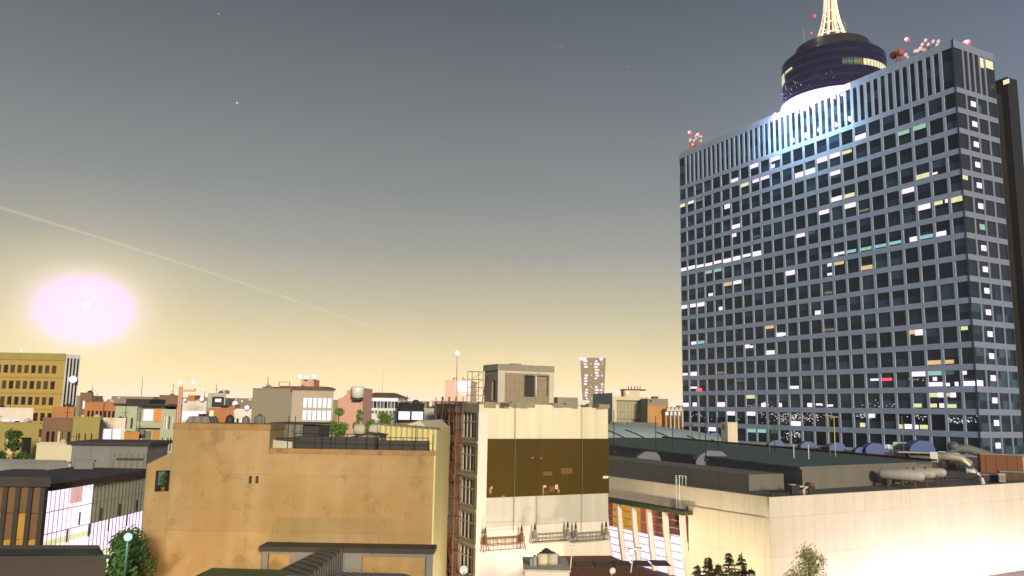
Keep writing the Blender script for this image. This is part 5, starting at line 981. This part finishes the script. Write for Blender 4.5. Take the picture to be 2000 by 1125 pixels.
f, e, zt = simple('dark_balcony_flats', 'flats with dark green top floor and pink lit balconies right of the arcade', 'building', 778, 829, 789, 106, 0, 8, 'glassdark')
for k in range(3): 
    for q_ in range(2): w_ = f.W/2; MB().box(.15+q_*w_, w_*(q_+1)-.15, -.5, -.003, zt-2.0-k*1.75, zt-.95-k*1.75).build('lit_balcony', 'L_pink', e)
boxon(f, e, 'roof_room', 'darkmetal', 782, 800, 785, 789, 2, 4)
simple('pale_side_house', 'narrow pale green house left of the scaffolded corner', 'building', 829, 856, 800, 84, 0, 6, 'pgreen', 3, 3, 6, .2)
# pinkish block with billboard behind the construction block
f = fr(870, 744, 120, 920, -3); e = f.root('pinkish_block', 'pale pink block with a glowing white billboard, left of the roof room', 'building'); shell(f, f.W, 9, 0, f.zt, 'pinkpale', [], parent=e)
bb = boxon(f, e, 'billboard', 'L_pink', 893, 918, 745, 765, -.5, -.3); boxon(f, e, 'lower_wall_band', 'creamwhite', 893, 919, 766, 787, -.3, -.003)
x_, zt_ = f.on(893, 692, 3); MB().tube([(x_, 3, f.zt-.6), (x_, 3, zt_)], .09, 5, .05).build('mast', 'grey', e); MB().sphere((x_, 3, zt_+.2), .38, 10).build('mast_beacon', 'L_pink', e)
for px in (882, 900): x_ = f.on(px, 742, 2)[0]; MB().tube([(x_, 2, f.zt-.6), (x_+.4, 2, f.zt+.6), (x_+.9, 2, f.zt+.1)], .09, 5).build('roof_pipe', 'darkmetal', e)
# tapered tower far away
f = fr(1136, 782, 440, 1182, 0); e = f.root('tapered_tower', 'distant tower widening towards its flat top with bright corner lamps', 'tower')
zt = f.on(1158, 699)[1]; wt = f.on(1183, 703)[0]-f.on(1132, 703)[0]; xo = f.on(1132.5, 703)[0]; xb0 = f.on(1139, 790)[0]; xb1 = f.on(1178, 790)[0]; zb4 = f.on(1158, 790)[1]
k_ = (xo-xb0)/(zt-zb4); k2 = (f.on(1183, 703)[0]-xb1)/(zt-zb4)
L0 = lambda z: xb0+(z-zb4)*k_; R0 = lambda z: xb1+(z-zb4)*k2
b = MB(); i = 0; z0 = 0; D = 16
vs = [(L0(max(z0, zb4-20)), 0, z0), (R0(max(z0, zb4-20)), 0, z0), (R0(zb4-20), D, z0), (L0(zb4-20)+2.2, D, z0), (L0(zt), -1, zt), (R0(zt), -1, zt), (R0(zt), D+1, zt), (L0(zt)+2.2, D+1, zt)]
b.v += vs
for q_ in ((3, 2, 1, 0), (4, 5, 6, 7), (0, 1, 5, 4), (1, 2, 6, 5), (2, 3, 7, 6), (3, 0, 4, 7)): b.f.append(q_); b.sm.append(False)
b.build('wall', 'tapert', e)
random.seed(9); nrow = 19
for r in range(nrow):
    z = zt-1.8-r*1.55
    for (a, c) in ((.08, .30), (.54, .76), (.80, .95)):
        if random.random() < .72:
            l_, r_ = L0(z)+(R0(z)-L0(z))*(a+random.random()*.08), L0(z)+(R0(z)-L0(z))*(c-random.random()*.1); MB().box(l_, r_, -1.35, -1.1, z-.55, z+.35).build('lit_window', random.choice(('L_pink', 'L_pink', 'L_cream')), e)
    m_x = L0(z)+(R0(z)-L0(z))*.42; 
    if r % 4 == 1: MB().box(m_x-.3, m_x+.3, -1.35, -1.1, z-.3, z+.3).build('small_lit_window', 'L_cream', e)
for px in (1135, 1142, 1174): x, z = f.on(px, 701, -2); MB().sphere((x, -2, z), 1.0, 10).build('corner_lamp', 'L_pink', e)
# cream office with fins
f = fr(1196, 774, 300, 1265, 5); e = f.root('finned_cream_office', 'cream office with vertical fins and clutter on its roof, behind the vaulted hall', 'building')
b = MB(); zt = f.zt; X = lambda px: f.on(px, 790)[0]; Z = lambda py: f.on(1230, py)[1]
MB().box(0, X(1204), 0, 20, 0, zt).box(X(1253), f.W, 0, 20, 0, zt-.02).box(X(1204), X(1253), .002, 20, Z(782), zt-.01).build('wall', 'cream2', e); MB().box(X(1204), X(1253), 1.5, 20, 0, Z(782)).build('recess_wall', 'fin', e)
for k in range(18): x = X(1204)+(X(1253)-X(1204))*(k+.5)/18; MB().box(x-.14, x+.14, .4, 1.49, Z(818), Z(787)).build('fin', 'cream2', e); MB().box(x+.16, x+.38, 1.4, 1.49, Z(803), Z(793)).build('window', 'L_dimy', e); MB().box(x+.16, x+.38, 1.4, 1.49, Z(816), Z(806)).build('window', 'L_dimy', e)
MB().box(X(1204), X(1253), .1, 1.49, Z(804.5), Z(803.2)).build('floor_band', 'fin', e)
MB().quad if 0 else None
b = MB(); xl_ = f.on(1158, 770, 25)[0]; b.quad((0, 0, 0), (xl_, 25, 0), (xl_, 25, Z(768)), (0, 0, Z(768))); b.build('side_wall', 'pgreen', e)
boxon(f, e, 'roof_room', 'cream2', 1221, 1250, 762, 775, 5, 12); boxon(f, e, 'roof_post', 'ochre', 1218, 1221, 762, 776, 3, 5); boxon(f, e, 'roof_slab', 'darkmetal', 1219, 1262, 760.5, 762, 4.9, 12)
for px in (1228, 1233, 1239, 1244, 1249): x = f.on(px, 760, 6)[0]; MB().tube([(x, 6, f.on(px, 762, 6)[1]), (x+random.uniform(-.4, .4), 6, f.on(px, 754, 6)[1])], .16, 5).build('aerial', 'darkmetal', e)
for px, py, r in ((1207, 765, 2.0), (1226, 767, 1.7)): glow(f, e, 'lamp', 'L_pink', px, py, r*.62, 2)
f, e, zt = simple('brown_warehouse', 'grey topped orange brown block between finned office and arches', 'building', 1265, 1305, 779, 290, 4, 14, 'gwall'); boxon(f, e, 'orange_lower_wall', 'ochre', 1265, 1303, 793, 830, -.25, -.003); boxon(f, e, 'window', 'glassdark', 1269, 1273, 781, 785, -.06, -.003)
for px in (1277, 1283): x = f.on(px, 776, 4)[0]; MB().box(x-.8, x+.5, 4, 5, zt-.5, zt+1.0).build('roof_unit', 'darkmetal', e)
f = fr(1303, 795, 285, 1334, 5); e = f.root('arched_arcade', 'row of cream arches with pink lit openings at the left foot of the tower', 'building'); zt = f.zt; Z = lambda py: f.on(1318, py)[1]
MB().box(0, f.W, 2.5, 12, 0, zt-.6).build('wall', 'ochre', e)
for k in range(4):
    xa, xb = f.W*k/4, f.W*(k+1)/4; cx = (xa+xb)/2; r = (xb-xa)*.5; b = MB()
    MB().box(xb-.35 if k else xb-.35, xb, 0, 2.49, 0, Z(803)).build('column', 'cream2', e)
    pr = [(cx-r+.02, Z(803)), (cx+r-.02, Z(803))]+[(cx+(r-.02)*cos(pi*j/8), Z(803)+1.5*sin(pi*j/8)) for j in range(1, 8)]; b.extr(pr, 'y', .3, 2.49).build('arch', 'cream2', e)
    MB().box(xa+.1, xb-.4, 2.2, 2.48, Z(811), Z(804.5)).build('lit_opening', 'L_pink', e)
# grey rooftops and lit glass hall, lower left
f = fr(141, 872, 70, 212, 4); e = f.root('grey_roof_block', 'grey clad low block with dark flat roof above the lit glass hall', 'building'); f2W = f.on(288, 880)[0]; zt = f.zt
shell(f, f2W, 5, 0, zt, 'greyblue', [], parent=e, par=.3); MB().box(-.3, f2W+.3, -.4, 5.3, zt+.15, zt+.42).build('roof_edge', 'darkmetal', e)
gx0, gz0_ = f.on(222, 886); MB().box(gx0, f2W, -.08, -.003, gz0_-1.6, gz0_).build('lighter_cladding', 'metalgrey', e)
for k in range(9): x = gx0+.3+k*(f2W-gx0-.5)/9; MB().box(x, x+.22, -.12, -.081, gz0_-.55, gz0_-.35).build('vent_slot', 'darkmetal', e)
f, e, zt = simple('grey_parapet_roof', 'long dim grey parapet roof at the left edge above the amber glass', 'building', -60, 135, 903, 62, 2, 4, 'greyblue', par=.3)
f, e, zt = simple('grey_lift_box', 'small grey box standing on the dark roof between grey parapet and block', 'roof box', 145, 183, 902, 61, 2, 2.4, 'greyblue', par=.1)
f, e, zt = simple('cream_low_house', 'pale yellow low house left above the grey block', 'building', 72, 142, 868, 78, 3, 5, 'cream2', par=.3)
# glass hall
f = Frame(at(92, 948, 50), B=at(286, 906, 62)); GW = f.W; gz = at(92, 948, 50).z
e = f.root('lit_glass_hall', 'long glass fronted hall glowing pinkish white at lower left', 'building'); zfac = lambda x: gz
gb = gz-6.6
MB().box(0, GW, .15, 6, 0, gz-.3).build('wall', 'gwall2', e)
b = MB(); mdl = GW*.42; ztop = gz-.32
def gp(x0, x1, z0, z1, m, n='glass_panel', y=0): MB().box(x0, x1, y-.0, .145, z0, z1).build(n, m, e)
gp(.02, mdl, ztop-3.0, ztop, 'L_pink'); gp(.02, mdl, ztop-3.35, ztop-3.01, 'L_yellow'); gp(.02, mdl+.5, ztop-6.2, ztop-3.36, 'L_pink'); gp(mdl+.01, GW, ztop-2.6, ztop, 'L_panel' if 'L_panel' in MT else 'pgreen'); gp(mdl+.51, GW, ztop-4.6, ztop-2.61, 'L_pink'); gp(mdl+.51, GW, ztop-6.2, ztop-4.61, 'L_cream'); gp(mdl*.2, mdl*.98, ztop-7.4, ztop-6.21, 'L_amber'); gp(mdl+.0, GW, ztop-7.4, ztop-6.21, 'L_dimy')
for k in range(27): x = GW*k/26; MB().box(max(0, x-.012), min(GW, x+.012), -.05, -.003, ztop-7.4, ztop).build('mullion', 'whitemetal' if x < mdl else 'greyhood', e)
for z in (ztop-1.3, ztop-2.6, ztop-4.6): MB().box(0, GW, -.04, -.002, z-.02, z+.02).build('transom', 'grey', e)
for k in range(8): x = GW*(.2+k*.1); MB().box(x, x+.06, -.14, -.051, ztop-3.4+.9*(k % 2), ztop-2.6+.9*(k % 2)).build('open_pane', 'darkmetal', e)
MB().box(-.3, GW+.3, -.5, 6, gz-.299, gz+.12).build('roof', 'darkmetal', e)
sx, sz = f.on(152, 962, -.05); MB().box(sx-.8, sx+.5, -.08, -.051, sz-.6, sz+.4).build('red_poster', 'L_poster', e)
MB().box(-.3, GW+.3, -3, -.5, 0, ztop-7.4).build('lower_block', 'greenroof2', e)
f = fr(-60, 948, 47, 86, 4); e = f.root('amber_glass_building', 'glass fronted building glowing golden amber at the lower left corner', 'building'); zt = f.zt
MB().prism([(0, .3), (f.W, .3), (f.W-2.8, 5), (0, 5)], 0, zt).build('wall', 'brown', e); MB().prism([(-.2, -.5), (f.W+.6, -.5), (f.W-2.4, 5), (-.2, 5)], zt+.003, zt+.55).build('roof_edge', 'darkmetal', e)
random.seed(14)
for k in range(6):
    xa, xb = f.W*k/6, f.W*(k+1)/6
    for j in range(3): MB().box(xa+.15, xb-.12, .0, .29, zt-1.5-1.45*j, zt-.1-1.45*j).build('glass_bay', ('L_golddim', 'L_golddim', 'L_gold')[j] if k % 2 else ('L_golddim', 'L_gold', 'L_gold')[j], e)
    MB().box(xb-.115, xb+.14, -.12, .28, 0, zt).build('pier', 'darkmetal', e)
MB().box(0, f.W+.4, -4, -.13, 0, zt-4.6).build('dark_forebuilding', 'darkmetal', e)
f, e, zt = simple('dark_corner_roof', 'dark low roof at the bottom left corner below the glowing glass', 'building', -40, 208, 1092, 40, 6, 4, 'darkmetal', 5, 1, 3, .25, cols=('L_dimy', 'L_green'), par=.2)
# ---------------------------------------------------------------- trees
def tree(name, label, base, h, r, leafm, n=2600, s=.16, trunk=.22, lobes=9, flat=.9, seed=1, group=None, stemtop=.45):
    rnd = random.Random(seed); e = empty(name, base, 0, label, 'tree', group)
    b = MB(); b.tube([(0, 0, 0), (.1*r, .05*r, h*.3), (0, 0, h*stemtop), (.05*r, 0, h-r*.6)], trunk, 8, trunk*.35); cs = []; zc0 = max(h*.4, h-2.3*r)
    for k in range(lobes):
        a = rnd.uniform(0, 6.28); d = r*rnd.uniform(.15, .62); z = rnd.uniform(zc0, h-r*.35); d = d*(1.15 if z < h-r else .7); q_ = (d*cos(a), d*sin(a), z); cs.append((q_, r*rnd.uniform(.28, .5)))
        b.tube([(0, 0, z-r*1.1), (q_[0]*.5, q_[1]*.5, z-r*.45), q_], trunk*.4, 5, trunk*.1)
    cs.append(((0, 0, h-r*.3), r*.3)); b.build('trunk', 'trunk', e); f_ = MB()
    for (c_, rr) in cs: leaves(f_, c_, rr, n//len(cs), s, rnd, flat, .35)
    f_.build('crown', leafm, e); return e
def conifer(base, h, r, seed, label, group='dark conifers at the foot of the cream wall'):
    rnd = random.Random(seed); e = empty('conifer_tree', base, 0, label, 'tree', group); MB().tube([(0, 0, 0), (0, 0, h)], .16, 6, .03).build('trunk', 'trunk', e); b = MB()
    z = h*.15
    while z < h*.99:
        rr = min(r*1.2, .34*(h-z))+.06; nb = rnd.randint(4, 6)
        for k in range(nb):
            a = rnd.uniform(0, 6.28); L_ = rr*rnd.uniform(.7, 1.12); d = Vector((cos(a), sin(a), 0)); sd_ = Vector((-sin(a), cos(a), 0)); m_ = 11; zo = rnd.uniform(-.12, .12)
            for j in range(m_):
                t = j/m_; p = Vector((0, 0, z+zo))+d*L_*t+Vector((0, 0, .30*L_*t*rnd.uniform(.5, 1.3)-.5*L_*t*t*.6)); w_ = .30*(1-t*.6)
                for sg in (-1, 1): tip = p+d*rnd.uniform(.1, .4)+sd_*sg*w_*rnd.uniform(.6, 1.3)+Vector((0, 0, rnd.uniform(-.34, .06))); b.tri(p, p+d*.13, tip)
        z += .24*rnd.uniform(.6, 1.3)
    b.build('crown', 'leafd', e); return e
for k, (px, py, Y, r, lab) in enumerate(((1362, 1102, 78, 1.9, 'leftmost and lowest dark conifer before the cream wall'), (1383, 1086, 80, 1.5, 'dark conifer second from left before the cream wall'), (1423, 1079, 82, 2.3, 'middle dark conifer with the bushiest crown before the cream wall'), (1448, 1079, 84, 1.9, 'dark pointed conifer right of the middle one, before the cream wall'), (1403, 1100, 79, 1.6, 'low dark conifer tucked between taller ones'), (1468, 1108, 82, 1.4, 'lowest dark conifer at the right end of the group'))):
    P = at(px, py, Y); conifer((P.x, P.y, 0), P.z, r, 40+k, lab)
P = at(1578, 1064, 84); tree('light_green_tree', 'light green fine leaved tree standing before the bright cream wall', (P.x, P.y, 0), P.z, 3.0, 'leafl', 8200, .10, .16, 24, 1.0, 5, stemtop=.6)
P = at(661, 796, 62); tree('slender_roof_tree', 'slender green tree with two leafy clumps before the pink house', (P.x, P.y, 0), P.z, .95, 'leafg', 1700, .10, .09, 7, 1.0, 8, stemtop=.88)
P = at(702, 799, 74); tree('small_round_tree', 'small round topped tree beside the left edge of the arcade', (P.x, P.y, 0), P.z, .7, 'leafg', 900, .09, .07, 5, .9, 9, stemtop=.93)
P = at(748, 800, 82); tree('broad_green_tree', 'broad bright green tree in front of the white arcade', (P.x, P.y, 0), P.z, 2.1, 'leafg', 4200, .12, .14, 16, .8, 10, stemtop=.85)
P = at(727, 822, 66); tree('low_green_bush_tree', 'low green tree between the lying cisterns', (P.x, P.y, 0), P.z+.2, .9, 'leafg', 1200, .10, .09, 6, .8, 11, stemtop=.85)
P = at(30, 832, 88); tree('dark_leafy_tree', 'dark leafy tree at the left edge above the grey parapet', (P.x, P.y, 0), P.z, 3.2, 'leafp', 2600, .2, .2, 10, .7, 12)
def palm(px, py, Y, lab, seed):
    P = at(px, py, Y); rnd = random.Random(seed); e = empty('palm_tree', (P.x, P.y, 0), 0, lab, 'palm'); MB().tube([(0, 0, 0), (.2, 0, P.z*.5), (0, 0, P.z)], .22, 8, .16).build('trunk', 'trunk', e); b = MB()
    for k in range(34):
        a = rnd.uniform(0, 6.28); el = rnd.uniform(-.4, 1.3); L_ = rnd.uniform(1.7, 2.6); d = Vector((cos(a), sin(a), 0)); sd_ = Vector((-sin(a), cos(a), 0)); pr = Vector((0, 0, P.z))
        for j in range(14):
            t = (j+1)/14; p = Vector((0, 0, P.z))+d*L_*t*cos(el*.6)+Vector((0, 0, L_*(sin(el)*t-1.0*t*t)))
            for sg in (-1, 1): b.tri(pr, p, (pr+p)/2+sd_*sg*.5*(1-t*.5)+Vector((0, 0, -.16)))
            pr = p
    b.build('crown', 'leafp', e); return P
P = at(252, 1030, 44); tree('dark_street_tree', 'dark leafy tree lit green by the globe lamp, before the glass hall', (P.x, P.y, 0), P.z, 2.0, 'leafp', 5200, .11, .15, 14, .9, 21)
tree('dark_shrub_tree', 'dark bushy tree at the foot of the orange wall, under the palm', (at(238, 1070, 42).x, 42, 0), at(238, 1070, 42).z, 2.0, 'leafp', 2000, .13, .15, 9, .9, 13)
G_P = at(250, 1049, 41)
e = empty('green_street_lamp', (G_P.x, G_P.y, 0), 0, 'pale green glowing globe lamp before the palm', 'lamp'); MB().tube([(0, 0, 0), (0, 0, G_P.z-.25)], .06, 6).build('pole', 'darkmetal', e); MB().sphere((0, 0, G_P.z), .20, 12).build('globe', 'L_cyan', e); point((G_P.x, G_P.y-.5, G_P.z), (.3, 1, .6), 160, .3)
# ---------------------------------------------------------------- street lamps (standing in the streets below the picture)
def street_lamp(x, y, h, col, e_w, label, rz=0):
    e = empty('street_lamp', (x, y, 0), rz, label, 'street lamp', 'street lamps in the streets below')
    MB().tube([(0, 0, 0), (0, 0, h-.6), (.3, 0, h-.1), (1.5, 0, h)], .09, 7, .06).build('pole', 'grey', e); MB().lathe([(.2, 0), (.16, .5), (.09, .6)], (0, 0, 0), 10).build('foot', 'grey', e)
    MB().box(1.3, 2.1, -.15, .15, h-.02, h+.14).build('lamp_head', 'darkmetal', e); MB().box(1.4, 2.0, -.12, .12, h-.07, h-.021).build('lens', 'L_cream', e)
    v = Vector((1.7*cos(rz), 1.7*sin(rz))); point((x+v.x, y+v.y, h-.4), col, e_w, .25)
hp = lambda x, y: HF.A+HF.u*x+HF.n*y
for k, (x, w_) in enumerate(((6, 600), (14, 1300), (22, 1700), (31, 1900), (40, 1900), (49, 1900), (58, 1900))):
    p = hp(x, -6.5); e = empty('added_floodlight', (p.x, p.y, .13), HF.yaw, 'added ground floodlight washing the cream hall wall', 'floodlight', 'added ground floodlights before the hall wall'); MB().box(-.35, .35, -.15, .15, .15, .55).build('housing', 'darkmetal', e); MB().box(-.3, .3, .151, .17, .2, .5).build('lens', 'L_ring', e); MB().box(-.05, .05, -.05, .05, 0, .149).build('stand', 'grey', e); point((p.x+HF.n.x*.5, p.y+HF.n.y*.5, 1.6), (1, .74, .92), w_, .3, 'added_flood_lamp')  # added floodlights out of view, brightening the wall in place of street lamps
p = hp(-11, 3); street_lamp(p.x, p.y, 5, (1, .80, .55), 4200, 'street lamp near the hall corner')
p = hp(-11, 16); street_lamp(p.x, p.y, 6, WARM, 4800, 'street lamp beside the glazed atrium')
street_lamp(-1.6, 61.5, 8, (1, .82, .76), 4200, 'street lamp at the foot of the cream construction block'); street_lamp(-30, 34, 8, SODIUM, 5200, 'street lamp left before the orange wall'); street_lamp(-19, 37, 8, SODIUM, 3800, 'street lamp before the orange wall')
# ---------------------------------------------------------------- sky objects, far city
MP = ray(168, 596).normalized()*3000+EYE
o = MB().sphere((0, 0, 0), 11, 24).build('moon', 'moon'); o.location = MP; tag(o, 'small bright moon in the middle of the pink glow', 'moon')
for k, (px, py, r, lab) in enumerate(((463, 201, 2.4, 'brightest star, upper left of the sky'), (427, 27, 1.3, 'faint star near the top edge, left of centre'), (443, 417, 1.3, 'faint star below the brightest one'), (819, 464, 1.2, 'faint star in the middle of the sky'), (1227, 130, 1.2, 'faint star left of the tower'), (1094, 90, 1.1, 'faint star high in the middle of the sky'))):
    P = ray(px, py).normalized()*3000+EYE; o = MB().sphere((0, 0, 0), r, 8, (.8, .8, 2.0)).build('star', 'L_white'); o.location = P; o.rotation_euler = (0, R(12), 0); tag(o, lab, 'star', 'stars')
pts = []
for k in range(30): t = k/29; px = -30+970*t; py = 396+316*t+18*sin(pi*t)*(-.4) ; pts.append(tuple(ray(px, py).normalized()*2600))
o = MB().tube(pts, 4.4, 6, 2.2).build('light_trail', 'trail'); o.location = EYE; tag(o, 'long thin pale light trail slanting down across the sky to the roof room', 'light trail')  # aircraft's light streak, shaped as a faint glowing tube
random.seed(77); far = MB(); farl = MB()
for _ in range(420):
    Y = random.uniform(330, 1500); px = random.uniform(-100, 2100); P = at(px, 800, Y); w_ = random.uniform(10, 28); h_ = 25+Y*random.choice((-.006, -.004, -.002, 0, .002, .004, .008)) 
    if px > 1290 and Y < 700 or 1100 < px < 1300 and Y < 620: continue
    far.box(P.x-w_/2, P.x+w_/2, Y, Y+14, 0, max(6, h_))
    for k in range(2):
        x = P.x+random.uniform(-.4, .4)*w_; z = h_-random.uniform(1, 5); farl.box(x, x+random.uniform(.6, 2), Y-.3, Y-.05, z, z+random.uniform(.5, 1.2))
tag(far.build('distant_city', 'gwall'), 'hazy rows of distant low city blocks on the horizon', 'city', kind='stuff')
tag(farl.build('distant_city_lights', 'L_pink'), 'countless pinkish lights of the distant city on the horizon', 'city lights', kind='stuff')
# streets
rd = MB().prism([tuple(hp(-40, -6)), tuple(hp(150, -6)), tuple(hp(150, -20)), tuple(hp(-40, -20))], .004, .008); tag(rd.build('road', 'asphalt'), kind='structure')
pv = MB().prism([tuple(hp(-2, -.4)), tuple(hp(150, -.4)), tuple(hp(150, -6)), tuple(hp(-2, -6))], 0, .13); tag(pv.build('pavement', 'pave'), kind='structure')
mk = MB()
for k in range(28): a, c_ = hp(-30+k*6, -13), hp(-27+k*6, -13); n_ = HF.n*.12; mk.prism([tuple(a-n_), tuple(c_-n_), tuple(c_+n_), tuple(a+n_)], .012, .014)
tag(mk.build('road_marking', 'mark'), kind='structure')

# ---------------------------------------------------------------- haze
hz = MB().box(-1700, 1900, -60, 1700, -1, 235).build('haze', 'asphalt'); hm = bpy.data.materials.new('haze_air'); hm.use_nodes = True; t_ = hm.node_tree; t_.nodes.clear()
v_ = t_.nodes.new('ShaderNodeVolumePrincipled'); v_.inputs['Color'].default_value = (.92, .88, .80, 1); v_.inputs['Density'].default_value = .00016; v_.inputs['Anisotropy'].default_value = .3
o_ = t_.nodes.new('ShaderNodeOutputMaterial'); t_.links.new(v_.outputs[0], o_.inputs['Volume']); hz.data.materials[0] = hm; tag(hz, kind='stuff'); hz['label'] = 'thin warm night haze over the whole city'
